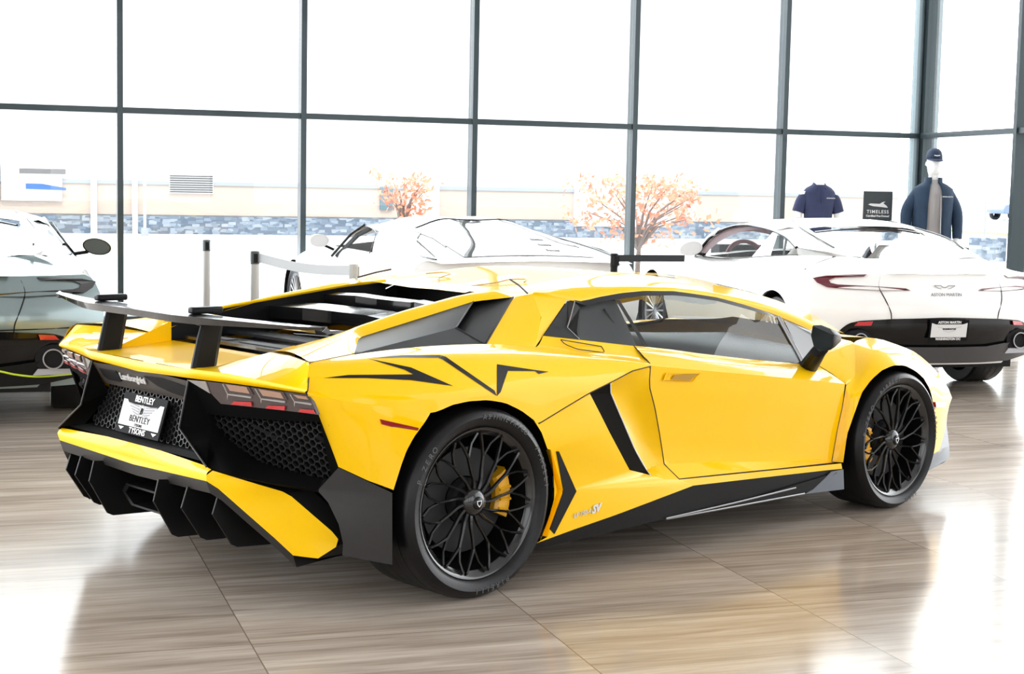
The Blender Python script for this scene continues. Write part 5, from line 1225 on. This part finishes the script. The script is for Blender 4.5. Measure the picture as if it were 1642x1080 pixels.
for f in (lambda l: [V(p) for p in l], mil):
    b = MB(); b.poly(f(DLO)); b.build('side_window', M['clear_side'], mdr, 0)
    a_ = MB(); a_.tube(f([p+V((.015, .0, 0)) for p in Q['md_apil']]), .012, 6); a_.tube(f([DLO[0]+V((-.05, -.02, 0)), DLO[1]+V((-.10, -.03, 0)), DLO[2]+V((-.10, -.03, -.02))]), .022, 6); a_.tube(f(curve(DLO[2:7], 14, True)), .004, 6); a_.build('window_trim', M['black'], mdr)
    s = 1 if f is not mil else -1
    el = lambda x, k_: [V((x, s*(1.0+.09*k_*math.cos(a)), .965+.06*k_*math.sin(a))) for a in [2*PI*i/20 for i in range(21)]]
    b = MB(); b.grid([el(1.63, .9), el(1.63, 1.0), el(1.70, .98), el(1.78, .75), el(1.82, .3)]); b.poly(el(1.82, .3)[:-1]); bm_ = b.build('mirror_housing', WPAINT, mdr, 40)
    b = MB(); b.poly(el(1.633, .9)[:-1]); b.build('mirror_glass', M['white'], bm_, 0)
    b = MB(); b.tube([V((1.70, s*.96, .93)), V((1.62, s*.86, .88))], .013, 6); b.build('mirror_arm', M['black'], bm_)
b = MB()
def rsurf(x, y):
    for (xa, ya, za, ca), (xb, yb, zb, cb2) in zip(st_, st_[1:]):
        if xb <= x <= xa:
            t = (xa-x)/(xa-xb); ye = ya+(yb-ya)*t; ze = za+(zb-za)*t; zc = ca+(cb2-ca)*t
            k_ = max(0, 1-abs(y)/ye); bub = .032*min(1, max(0, (x+.9)/1.2))
            return V((x, y, ze+(zc-ze)*math.sin(PI/2*k_)+bub*math.exp(-((abs(y)-.30)/.16)**2)))
    return V((x, y, .92))
for s in (1, -1):
    b.tube([rsurf(x, s*y)+V((0, 0, .003)) for x, y in [(.35-.05*i, .52+.003*i) for i in range(20)]], .006, 6)
b.tube([rsurf(.35, y)+V((0, 0, .003)) for y in [.52-.0693*i for i in range(16)]], .007, 6)
b.build('rear_window_seal', M['black'], mdr)
b = MB(); b.grid([[rsurf(x, y)+V((0, 0, .006)) for y in [.56-.07*i for i in range(17)]] for x in [.30-.08*j for j in range(17)]]); b.build('rear_window', M['rearglass'], mdr, 40)
for i in range(3):
    x = -.40-.17*i; b = MB(); b.grid([[rsurf(x, y)+V((0, 0, .018)) for y in (-.22, -.28, -.34)], [rsurf(x-.09, y)+V((0, 0, .012)) for y in (-.20, -.26, -.32)]]); b.build('engine_cover_slat', M['black'], mdr, 30)
# quarter-window surrounds laid on the flank
cm_ = Matrix.Rotation(-1.6358, 4, 'Z') @ (mw.translation - V((2.714, 6.42, 0)))
tree_ = BVHTree.FromPolygons(rm.v, rm.f)
for s in (1, -1):
    ln = []
    for p in curve(Q['md_triline']+[V(Q['md_tri'][0]), V(Q['md_tri'][1]), V(Q['md_triline'][0])], 40):
        h = tree_.ray_cast(cm_, (V(p)-cm_).normalized()); q = h[0] if h[0] is not None else V(p)
        ln.append(V((q.x, s*(q.y+.004), q.z+.004)))
    b = MB(); b.tube(ln, .008, 6); b.build('quarter_window_trim', M['black'], mdr)
b = MB(); b.tube([V((.03+1.45, .38+.16*math.cos(a), .86+.15*math.sin(a))) for a in [2*PI*i/28 for i in range(29)]], .017, 8); b.build('steering_wheel', RED, mdr)
b = MB(); b.box((.8, 0, .42), (1.6, 1.4, .06)); b.box((1.62, 0, .76), (.25, 1.4, .12)); b.box((.25, 0, .66), (.12, 1.4, .5)); b.build('cabin_trim', CREAM, mdr, 20)
for s in (1, -1):
    secs = [[V((x, s*.38+wd*math.cos(a), z))+V((.95, 0, .2))*(th*math.sin(a)) for a in [2*PI*k_/14 for k_ in range(15)]] for x, z, wd, th in ((.75, .48, .24, .08), (.62, .70, .24, .08), (.52, .86, .20, .07), (.48, .95, .12, .06))]
    b = MB(); b.grid(secs); b.poly(secs[-1][:-1]); b.build('seat', CREAM, mdr, 50)
for s in (1, -1):
    b = MB(); b.prism([V((rear_x(s*.8, .8, -.27)-.01, s*.80, .80)), V((rear_x(s*.6, .8, -.27)-.01, s*.60, .81)), V((rear_x(s*.6, .77, -.27)-.01, s*.60, .77)), V((rear_x(s*.8, .77, -.27)-.01, s*.80, .76))], (.02, 0, 0)); b.build('tail_light', LAMP, mdr, 0)
# ================================================================== stanchions, mannequins, sign
POST = pmat('satin_post', (.5, .5, .48), .35, .2, 0, .5); BELT = pmat('pale_belt', (.6, .62, .64), .7); BBELT = pmat('black_belt', (.015, .02, .025), .6)
def stanchion(x, y, h, post, head, label, r=.032, clip=None):
    t = thing('stanchion', label, 'stanchion', (x, y, 0), 0, 'queue posts by the cars')
    b = MB(); b.tube([(0, 0, .03), (0, 0, h-.10)], r, 24); b.build('post', post, t, 30)
    b = MB(); b.tube([(0, 0, 0), (0, 0, .018), (0, 0, .035)], [.17, .17, .05], 32); b.build('base', M['steel'], t, 30)
    b = MB(); b.tube([(0, 0, h-.10), (0, 0, h-.004), (0, 0, h)], [r*1.08, r*1.08, r*.9], 24); b.build('belt_head', head, t, 30)
    b = MB(); b.box((0, -r*1.08, h-.055), (.03, .012, .07)); b.box((r*1.08, 0, h-.055), (.012, .03, .07)); b.build('belt_clip', clip or M['dark'], t, 20)
    return t
HEAD = pmat('dark_head', (.09, .10, .10), .35, .4)
stanchion(.577, 7.88, .97, POST, HEAD, 'farther and left one of the two pale queue posts with dark heads')
t1 = stanchion(.664, 5.78, .97, POST, HEAD, 'nearer and right one of the two pale queue posts with dark heads')
t3 = stanchion(3.145, 4.62, 1.02, M['dark'], M['dark'], 'black queue post with a black belt, right of the white double-bubble coupe', .026)
b = MB(); b.box((.30, 0, .985), (.54, .004, .05)); bb_ = b.build('belt', BBELT, t3, 0)
t4 = stanchion(1.20, 4.75, .93, POST, POST, 'all-pale queue post at the low end of the pale belt', .032, POST)
for p0, p1, lb in ((V((.60, 7.83, .92)), V((.66, 5.83, .92)), 'pale belt strung between the two dark-headed queue posts'), (V((.69, 5.75, .92)), V((1.18, 4.79, .88)), 'pale belt running down right from the nearer dark-headed queue post')):
    b = MB(); bel = []
    for i in range(13):
        p = p0.lerp(p1, i/12); p.z -= .03*math.sin(PI*i/12); bel.append(p)
    b.grid([[p+V((0, 0, .035)) for p in bel], [p+V((0, 0, -.035)) for p in bel]]); tag(b.build('queue_belt', BELT, None, 0, solid=.003), lb, 'belt')

WHITEM = pmat('mannequin_white', (.92, .92, .92), .4, vary=.01); NAVY = pmat('navy_cloth', (.014, .036, .075), .8, bump=.6, bscale=60, vary=.35, vscale=7)
POLO = pmat('indigo_cloth', (.026, .034, .09), .8, bump=.4, bscale=60, vary=.25, vscale=9); SHIRT = pmat('grey_shirt', (.42, .40, .40), .8, bump=.4, bscale=60); CAPM = pmat('navy_cap', (.015, .03, .07), .75, bump=.3)
def ell(cx, cy, z, rx, ry, n=24, a0=0, a1=2*PI): return [V((cx+rx*math.cos(a0+(a1-a0)*i/n), cy+ry*math.sin(a0+(a1-a0)*i/n), z)) for i in range(n+1)]
def sleeve(sh, el, wr, r0, r1, r2): 
    b = MB(); pts = curve([sh, el, wr], 12, True); b.tube(pts, [r0+(r1-r0)*min(1, i/5.5) if i < 6 else r1+(r2-r1)*(i-5.5)/5.5 for i in range(12)], 14); return b
def mannequin(loc, rz):
    t = thing('mannequin', 'white full-body mannequin wearing a navy cap, navy jacket and grey shirt', 'mannequin', loc, rz)
    # local: +x to its left, -y forward (towards the viewer)
    b = MB(); b.tube([(0, 0, 0), (0, 0, .015), (0, 0, .02)], [.22, .22, .21], 32); b.tube([(0, .02, 0), (0, .02, .9)], .015, 10); b.build('stand', M['steel'], t, 30)
    body = MB()
    secs = [(.86, .15, .11), (.94, .165, .115), (1.04, .145, .10), (1.18, .16, .11), (1.32, .19, .12), (1.42, .20, .11), (1.48, .17, .085), (1.515, .085, .065), (1.54, .058, .058), (1.60, .055, .058)]
    body.grid([ell(0, 0, z, a, c) for z, a, c in secs])
    hd = [(1.60, .055, .058, .0), (1.615, .062, .078, -.012), (1.64, .070, .092, -.018), (1.68, .076, .100, -.014), (1.73, .079, .103, -.006), (1.78, .078, .100, .0), (1.82, .066, .084, .0), (1.845, .04, .05, .0), (1.85, .004, .005, 0)]
    body.grid([ell(0, cy, z, a, c) for z, a, c, cy in hd])
    nose = MB(); nose.grid([[V((0, -.108, 1.735)), V((.012, -.100, 1.725))], [V((0, -.128, 1.695)), V((.017, -.104, 1.692))], [V((0, -.112, 1.682)), V((.012, -.104, 1.684))]]); nose.mirror(); body.join(nose)
    for s in (1, -1):
        body.tube([V((s*.075, 0, .90)), V((s*.09, -.005, .68)), V((s*.085, .0, .48)), V((s*.085, .01, .28)), V((s*.085, .015, .08)), V((s*.088, -.02, .03))], [.088, .078, .058, .05, .036, .034], 14)
        body.tube([V((s*.088, .04, .028)), V((s*.092, -.05, .032)), V((s*.098, -.15, .022))], [.034, .038, .024], 12)
        hb = V((s*.275, -.03, .86))
        body.tube([V((s*.27, -.02, .95)), hb, hb+V((0, -.005, -.05))], [.026, .034, .03], 10)
        for i, (dy, ln) in enumerate(((-.024, .075), (-.008, .088), (.008, .082), (.022, .062))): body.tube([hb+V((0, dy, -.05)), hb+V((-s*.006, dy-.004, -.05-ln*.55)), hb+V((-s*.02, dy-.004, -.05-ln))], [.0095, .0085, .006], 8)
        body.tube([hb+V((0, -.03, -.01)), hb+V((-s*.012, -.055, -.045)), hb+V((-s*.018, -.06, -.075))], [.011, .010, .007], 8)
        body.tube([V((s*.074, .005, 1.70)), V((s*.086, .012, 1.715)), V((s*.082, .012, 1.75))], [.008, .012, .006], 8)
    ob = body.build('body', WHITEM, t, 60)
    sh = MB(); sh.grid([ell(0, 0, z, a, c) for z, a, c in ((.80, .178, .130), (.94, .180, .128), (1.05, .162, .115), (1.18, .172, .124), (1.32, .198, .133), (1.42, .206, .122), (1.485, .16, .095), (1.515, .085, .074))]); sh.build('shirt', SHIRT, t, 60)
    co = MB(); co.grid([ell(0, .006, 1.505, .092, .08), ell(0, -.006, 1.55, .075, .074), ell(0, .0, 1.535, .082, .08)]); co.tube([V((0, -.137, 1.44)), V((0, -.128, 1.20)), V((0, -.135, .95))], .004, 6); co.build('shirt_collar', SHIRT, t, 60)
    pants = MB(); pants.grid([ell(0, 0, z, a, c) for z, a, c in ((.80, .165, .118), (.90, .168, .12))])
    for s in (1, -1): pants.tube([V((s*.08, 0, .86)), V((s*.092, 0, .55)), V((s*.09, .012, .10))], [.10, .082, .07], 14)
    pants.build('trousers', CAPM, t, 60)
    a0, a1 = -PI/2+.42, 3*PI/2-.30
    jk = MB(); rowsj = []
    for z, a, c, op in ((.76, .225, .165, 1.0), (.86, .222, .165, 1.0), (.98, .215, .160, .95), (1.12, .215, .158, .9), (1.28, .225, .160, .85), (1.38, .232, .155, .75), (1.45, .215, .135, .7), (1.495, .15, .105, .8), (1.52, .10, .088, .9), (1.575, .092, .088, .95)):
        rowsj.append([V((p.x*(1+.012*math.sin(9*i+z*14)), p.y*(1+.015*math.sin(7*i+z*11)), p.z)) for i, p in enumerate(ell(0, 0, z, a, c, 36, -PI/2+.40*op, 3*PI/2-.46*op))])
    jk.grid(rowsj); jo = jk.build('jacket', NAVY, t, 60, solid=.008)
    for s in (1, -1): sleeve(V((s*.165, .0, 1.40)), V((s*.275, .02, 1.20)), V((s*.285, -.03, .905)), .070, .066, .052).build('sleeve', NAVY, jo, 60)
    z_ = MB(); z_.tube([V((.060, -.160, .78)), V((.055, -.158, 1.12)), V((.05, -.155, 1.38))], .006, 6); z_.build('zip', M['steel'], jo, 30)
    lg = text_mb('ASTON MARTIN', .02, V((.125, -.152, 1.365)), (1, .45, 0), (0, 0, 1), .001); lg.build('jacket_lettering', M['white'], jo, 0)
    cp_ = MB(); cp_.grid([ell(0, .006, 1.775, .086, .110), ell(0, .006, 1.815, .086, .108), ell(0, .008, 1.86, .074, .09), ell(0, .008, 1.89, .045, .055), ell(0, .008, 1.898, .002, .002)])
    br = [[V((.082*math.cos(a), -.09+.08*math.sin(a)*-1*0-.10*abs(math.sin(a))*0, 1.775)) for a in [PI*i/12 for i in range(13)]], [V((.080*math.cos(a), -.02-.175*math.sin(a)**.8, 1.768-.018*math.sin(a))) for a in [PI*i/12 for i in range(13)]]]
    br[0] = [V((.084*math.cos(a), .006-.108*math.sin(a), 1.782)) for a in [PI*i/12 for i in range(13)]]
    cp_.grid(br); co2 = cp_.build('cap', CAPM, t, 60, solid=.004)
    w_2 = MB(); w_2.prism([V((-.035, -.108, 1.815)), V((0, -.112, 1.808)), V((.035, -.108, 1.815)), V((.03, -.106, 1.822)), V((0, -.110, 1.818)), V((-.03, -.106, 1.822))], (0, -.003, 0)); w_2.build('cap_emblem', M['white'], co2, 0)
    return t
mt = mannequin((8.72, 9.05, .10), math.radians(-18)); 
pb = MB(); pb.box((8.72, 9.05, .045), (.62, .62, .09)); tag(pb.build('display_plinth', M['white'], None, 20, bevel=.01), 'low white plinth under the jacketed mannequin', 'plinth')
def bust(loc, rz):
    t = thing('mannequin_torso', 'headless white torso form wearing an indigo polo shirt, above the white coupe roof', 'mannequin', loc, rz)
    b = MB(); b.tube([(0, 0, 0), (0, 0, .015), (0, 0, .02)], [.19, .19, .18], 32); b.tube([(0, 0, 0), (0, 0, .95)], .014, 10); b.build('stand', M['steel'], t, 30)
    b = MB(); b.grid([ell(0, 0, z, a, c) for z, a, c in ((.90, .01, .01), (.90, .15, .11), (1.04, .13, .095), (1.18, .145, .105), (1.32, .17, .11), (1.40, .175, .10), (1.45, .13, .08), (1.48, .07, .06), (1.52, .054, .054), (1.56, .052, .054), (1.56, .005, .005))])
    for s in (1, -1): b.tube([V((s*.15, 0, 1.41)), V((s*.205, .005, 1.28)), V((s*.225, .0, 1.13)), V((s*.228, 0, 1.12))], [.05, .045, .04, .01], 14)
    b.build('body', WHITEM, t, 60)
    b = MB(); b.grid([[V((p.x*(1+.015*math.sin(8*i+z*17)), p.y*(1+.02*math.sin(6*i+z*13)), p.z)) for i, p in enumerate(ell(0, 0, z, a, c, 36))] for z, a, c in ((.90, .172, .130), (1.04, .150, .112), (1.18, .158, .120), (1.32, .182, .124), (1.405, .186, .112), (1.455, .14, .092), (1.488, .078, .07))]); po = b.build('polo_shirt', POLO, t, 60)
    for s in (1, -1): sleeve(V((s*.12, 0, 1.395)), V((s*.182, .004, 1.32)), V((s*.225, .004, 1.19)), .056, .066, .066).build('sleeve', POLO, po, 60)
    b = MB(); 
    for s in (1, -1): b.grid([[V((s*.004, -.085, 1.43)), V((s*.05, -.095, 1.44)), V((s*.085, -.03, 1.46)), V((s*.07, .06, 1.475)), V((0, .08, 1.48))], [V((s*.012, -.068, 1.455)), V((s*.04, -.066, 1.48)), V((s*.06, -.02, 1.51)), V((s*.05, .05, 1.515)), V((0, .062, 1.52))]])
    b.build('polo_collar', POLO, po, 60, solid=.004)
    b = MB(); b.tube([V((0, -.128, 1.30)), V((0, -.112, 1.43))], .008, 6, squash=((0, 1, 0), .4)); b.build('placket', POLO, po)
    lg = text_mb('ASTON MARTIN', .016, V((.10, -.122, 1.345)), (1, .4, 0), (0, 0, 1), .001); lg.build('polo_lettering', M['white'], po, 0)
bust((7.38, 9.20, .08), math.radians(-12))
pb = MB(); pb.box((7.38, 9.20, .037), (.5, .5, .074)); tag(pb.build('display_plinth', M['white'], None, 20, bevel=.01), 'low white plinth under the polo-shirted torso form', 'plinth')
SIGN = pmat('sign_charcoal', (.045, .055, .06), .5)
sg = thing('display_sign', 'square charcoal board reading TIMELESS, between the two mannequins', 'sign', (8.27, 9.45, 0), math.radians(-12))
b = MB(); b.box((0, 0, 1.29), (.335, .02, .44)); sbd = b.build('sign_board', SIGN, sg, 20, bevel=.003)
b = MB(); b.tube([(0, .02, 0), (0, .02, 1.0)], .012, 10); b.tube([(0, .02, 0), (0, .02, .012)], .15, 24); b.build('stand', M['steel'], sg, 30)
t = text_mb('TIMELESS', .052, (0, -.012, 1.28), (1, 0, 0), (0, 0, 1), .001, spacing=1.25, bold=.001); t.join(text_mb('Certified Pre-Owned', .031, (0, -.012, 1.233), (1, 0, 0), (0, 0, 1), .001, bold=.0012)); t.build('sign_lettering', M['white'], sbd, 0)
b = MB(); b.prism([V((-.115, -.012, 1.360)), V((-.09, -.012, 1.373)), V((.02, -.012, 1.370)), V((.05, -.012, 1.390)), V((.085, -.012, 1.397)), V((.06, -.012, 1.377)), V((.10, -.012, 1.350)), V((.115, -.012, 1.327)), V((.02, -.012, 1.337)), V((-.06, -.012, 1.343))], (0, -.002, 0)); b.build('sign_emblem', M['white'], sbd, 0)

# ================================================================== outside
ASPH = pmat('pale_asphalt', (.55, .57, .60), .9, vary=.08, vscale=.6)
b = MB(); b.box((10, 160, -.08), (420, 299, .1)); struct(b.build('ground', ASPH, None, 0))
BY = 37.0
bld = thing('building', 'long pale building across the road with a stone base and a louvred vent', 'building', (0, BY, 0))
WALLW = pmat('pale_render', (.72, .72, .73), .9, vary=.02, vscale=1); PEACH = pmat('peach_render', (.50, .41, .35), .9, vary=.03, vscale=1); TRIM = pmat('blue_grey_trim', (.33, .36, .42), .8)
def stone_mat():
    m = bpy.data.materials.new('stone_base'); m.use_nodes = True; nt = m.node_tree; bs = nt.nodes['Principled BSDF']; bs.inputs['Roughness'].default_value = .9
    tc = nd(nt, 'ShaderNodeTexCoord'); mp = nd(nt, 'ShaderNodeMapping'); mp.inputs['Scale'].default_value = (2.2, 1, 5.0); nt.links.new(tc.outputs['Object'], mp.inputs['Vector'])
    v1 = nd(nt, 'ShaderNodeTexVoronoi', distance='CHEBYCHEV'); v1.inputs['Scale'].default_value = 2.4; nt.links.new(mp.outputs[0], v1.inputs['Vector'])
    v2 = nd(nt, 'ShaderNodeTexVoronoi', distance='CHEBYCHEV', feature='F1'); v2.inputs['Scale'].default_value = 2.4; nt.links.new(mp.outputs[0], v2.inputs['Vector'])
    c = nd(nt, 'ShaderNodeValToRGB'); sp_ = nd(nt, 'ShaderNodeSeparateColor'); nt.links.new(v1.outputs['Color'], sp_.inputs['Color']); nt.links.new(sp_.outputs[0], c.inputs['Fac'])
    e = c.color_ramp.elements; e[0].color = (.11, .145, .19, 1); e[1].color = (.34, .38, .43, 1); k_ = e.new(.5); k_.color = (.22, .27, .33, 1)
    d = nd(nt, 'ShaderNodeMath', operation='GREATER_THAN'); d.inputs[1].default_value = .52; nt.links.new(v2.outputs['Distance'], d.inputs[0])
    mx = nd(nt, 'ShaderNodeMix', data_type='RGBA'); nt.links.new(d.outputs[0], mx.inputs['Factor']); nt.links.new(c.outputs['Color'], mx.inputs['A']); mx.inputs['B'].default_value = (.12, .15, .2, 1)
    nt.links.new(mx.outputs['Result'], bs.inputs['Base Color']); return m
STONE = stone_mat()
b = MB(); b.box((7.8, 4, 5), (35.6, 8, 10)); b.build('wall', WALLW, bld, 0)
b = MB(); b.box((11.4, -.03, .90), (28.4, .06, .85)); b.build('peach_band', PEACH, bld, 0)
b = MB(); b.box((10.4, -.05, 1.32), (30.4, .10, .10)); b.build('trim_band', TRIM, bld, 0)
b = MB(); b.box((11.4, -.06, .20), (28.4, .14, .48)); b.build('stone_base', STONE, bld, 0)
b = MB(); b.box((4.02, -.07, 1.30), (1.16, .1, .50)); vo = b.build('vent', M['white'], bld, 0)
b = MB()
for i in range(8): b.box((4.02, -.13, 1.09+.06*i), (1.13, .03, .03))
b.build('vent_louvre', pmat('louvre_grey', (.05, .045, .045), .6), vo, 0)
b = MB(); b.box((1.5, -.10, .9), (.16, .2, 4.2)); b.box((2.55, -.10, .9), (.14, .2, 2.0)); b.box((10.4, -.10, .8), (.9, .2, 1.4)); b.box((16.4, -.1, .9), (3.0, .2, 1.2)); b.build('pilaster', WALLW, bld, 0)
b = MB(); b.box((9.35, -.10, 1.0), (.35, .08, .62)); b.build('blue_door_panel', pmat('blue_panel', (.10, .17, .2), .6), bld, 0)
b = MB(); b.box((-.05, -.12, 1.35), (1.5, .1, 1.1)); sgn = b.build('sign_panel', M['white'], bld, 0)
b = MB(); b.box((.22, -.19, 1.56), (1.15, .05, .13)); b.build('sign_bar', pmat('sign_bar_grey', (.16, .155, .155), .7), sgn, 0)
b = MB(); b.prism([V((-.20, -.18, 1.24)), V((-.20, -.18, 1.10)), V((.80, -.18, 1.08)), V((.80, -.18, 1.14)), V((.2, -.18, 1.24))], (0, -.02, 0)); b.build('sign_stripe', pmat('sign_blue', (.04, .13, .36), .6), sgn, 0)
b = MB(); b.box((-1.35, -.10, 1.25), (1.0, .1, 1.0)); b.build('shopfront_window', pmat('shop_glass', (.26, .34, .39), .3), bld, 0)
# lamp post in front of the building
lp = thing('lamp_post', 'slim pale pole standing in front of the building left of the vent', 'pole', (2.58, 34.5, 0)); b = MB(); b.tube([(0, 0, 0), (0, 0, 1.55)], .035, 12); b.build('pole', pmat('pole_grey', (.5, .52, .58), .6), lp, 30)
b = MB(); b.tube([(0, 0, 0), (0, 0, .2)], .09, 12); b.build('pole_base', TRIM, lp, 30)
# autumn trees
LEAF = pmat('autumn_leaf', (.66, .24, .13), .8, vary=.5, vscale=1.3); BARK = pmat('tree_bark', (.16, .12, .10), .9, vary=.3)
def tree(loc, label, rx, ry, z0, z1, n, seed, trunks):
    rng = random.Random(seed)
    t = thing('autumn_tree', label, 'tree', loc, 0, 'autumn trees outside the window')
    b = MB(); ends = []
    b.tube([(0, 0, 0), (.02, 0, .5), (0, 0, z0+.2)], [.05, .04, .03], 8)
    for i in range(trunks):
        a = rng.uniform(0, 2*PI); e = V((rx*.8*math.cos(a), ry*.8*math.sin(a), rng.uniform(z0+.2, z1-.05))); b.tube([V((0, 0, z0*.7)), V((e.x*.4, e.y*.4, z0+(e.z-z0)*.5)), e], [.028, .018, .006], 6); ends.append(e)
    b.build('trunk', BARK, t, 40)
    b = MB()
    cl_ = [V((rng.uniform(-1, 1)*rx, rng.uniform(-1, 1)*ry, rng.uniform(z0, z1))) for _ in range(int(n/16))]+ends
    for _ in range(n):
        c = rng.choice(cl_)+V((rng.gauss(0, .10), rng.gauss(0, .10), rng.gauss(0, .09)))
        if c.z > z1+.12: continue
        s_ = rng.uniform(.03, .075)
        u = V((rng.uniform(-1, 1), rng.uniform(-1, 1), rng.uniform(-1, 1))).normalized(); v_ = u.orthogonal().normalized()
        b.add([c-u*s_, c+v_*s_*.55, c+u*s_, c-v_*s_*.55], [(0, 1, 2, 3)])
    b.build('foliage', LEAF, t, 0)
tree((5.35, 19.5, -.03), 'small red-leaved tree outside, behind the white double-bubble coupe roof', .42, .42, .95, 1.62, 330, 3, 7)
tree((8.75, 17.5, -.03), 'broad orange and pink leaved tree outside, above the white coupe mirror', 1.05, .8, .75, 1.62, 1150, 5, 16)
# far right: hatchback, low wall, hedge, pole
hb = thing('hatchback', 'small blue parked hatchback far outside the right-hand window', 'car', (54.1, 70, -.03), math.radians(185))
HB_ = pmat('pale_blue_paint', (.14, .20, .30), .3, 0, 1, .5)
b = MB(); sec = [(-1.9, .35), (-1.95, .7), (-1.75, .95), (-1.2, 1.4), (-.2, 1.46), (.6, 1.35), (1.2, .98), (1.9, .85), (2.05, .6), (2.0, .35)]
b.prism([V((x, -.85, z)) for x, z in sec], (0, 1.7, 0)); b.build('body', HB_, hb, 20, bevel=.06)
b = MB(); b.prism([V((-1.3, -.87, 1.0)), V((-1.0, -.87, 1.33)), V((.5, -.87, 1.30)), V((1.05, -.87, 1.0))], (0, 1.74, 0)); b.build('side_window', SMOKE, hb, 0)
for x in (-1.25, 1.3):
    for s in (1, -1):
        b = MB(); b.lathe([(0, .2), (-.02, .30), (.0, .33), (.2, .33), (.2, .2)], 28, Matrix.Translation((x, s*.86, .33)) @ Matrix.Rotation(0 if s < 0 else PI, 4, 'Z')); to = b.build('tyre', M['rubber'], hb, 30)
        b = MB(); b.lathe([(.01, 0), (.0, .2), (.02, .21)], 20, Matrix.Translation((x, s*.86, .33)) @ Matrix.Rotation(0 if s < 0 else PI, 4, 'Z')); b.build('wheel_rim', M['chrome'], to, 30)
b = MB(); b.box((20.22, 24.5, .22), (.78, .35, .56)); tag(b.build('garden_wall', STONE, None, 0, bevel=.03), 'low blue-grey stone wall outside the right-hand window', 'wall')
b = MB(); b.box((34.9, 45, -.0), (2.4, 5, .10)); tag(b.build('lawn', pmat('pale_grass', (.42, .62, .22), .9, vary=.2, vscale=4), None, 0), 'strip of pale green grass outside near the hatchback', 'grass')
rng = random.Random(4); sb_ = thing('shrub', 'small dark shrub at the end of the low stone wall outside', 'shrub', (20.95, 23.9, -.03))
b = MB()
for _ in range(260):
    c = V((rng.gauss(0, .10), rng.gauss(0, .10), .45+rng.gauss(0, .14))); s_ = rng.uniform(.04, .09); u = V((rng.uniform(-1, 1), rng.uniform(-1, 1), rng.uniform(-1, 1))).normalized(); v_ = u.orthogonal().normalized(); b.add([c-u*s_, c+v_*s_*.5, c+u*s_, c-v_*s_*.5], [(0, 1, 2, 3)])
b.build('foliage', pmat('dark_leaf', (.05, .08, .13), .8, vary=.4), sb_, 0)
b = MB(); b.tube([(0, 0, 0), (0, 0, .5)], .02, 6); b.build('stem', BARK, sb_)
lp = thing('street_sign', 'slim pale post outside the right-hand window beside the hatchback', 'pole', (28.1, 36, -.03)); b = MB(); b.tube([(0, 0, 0), (0, 0, 1.25)], .03, 10); b.build('pole', TRIM, lp, 30)
b = MB(); b.box((0, 0, 1.2), (.3, .03, .08)); b.build('sign_plate', TRIM, lp, 0)
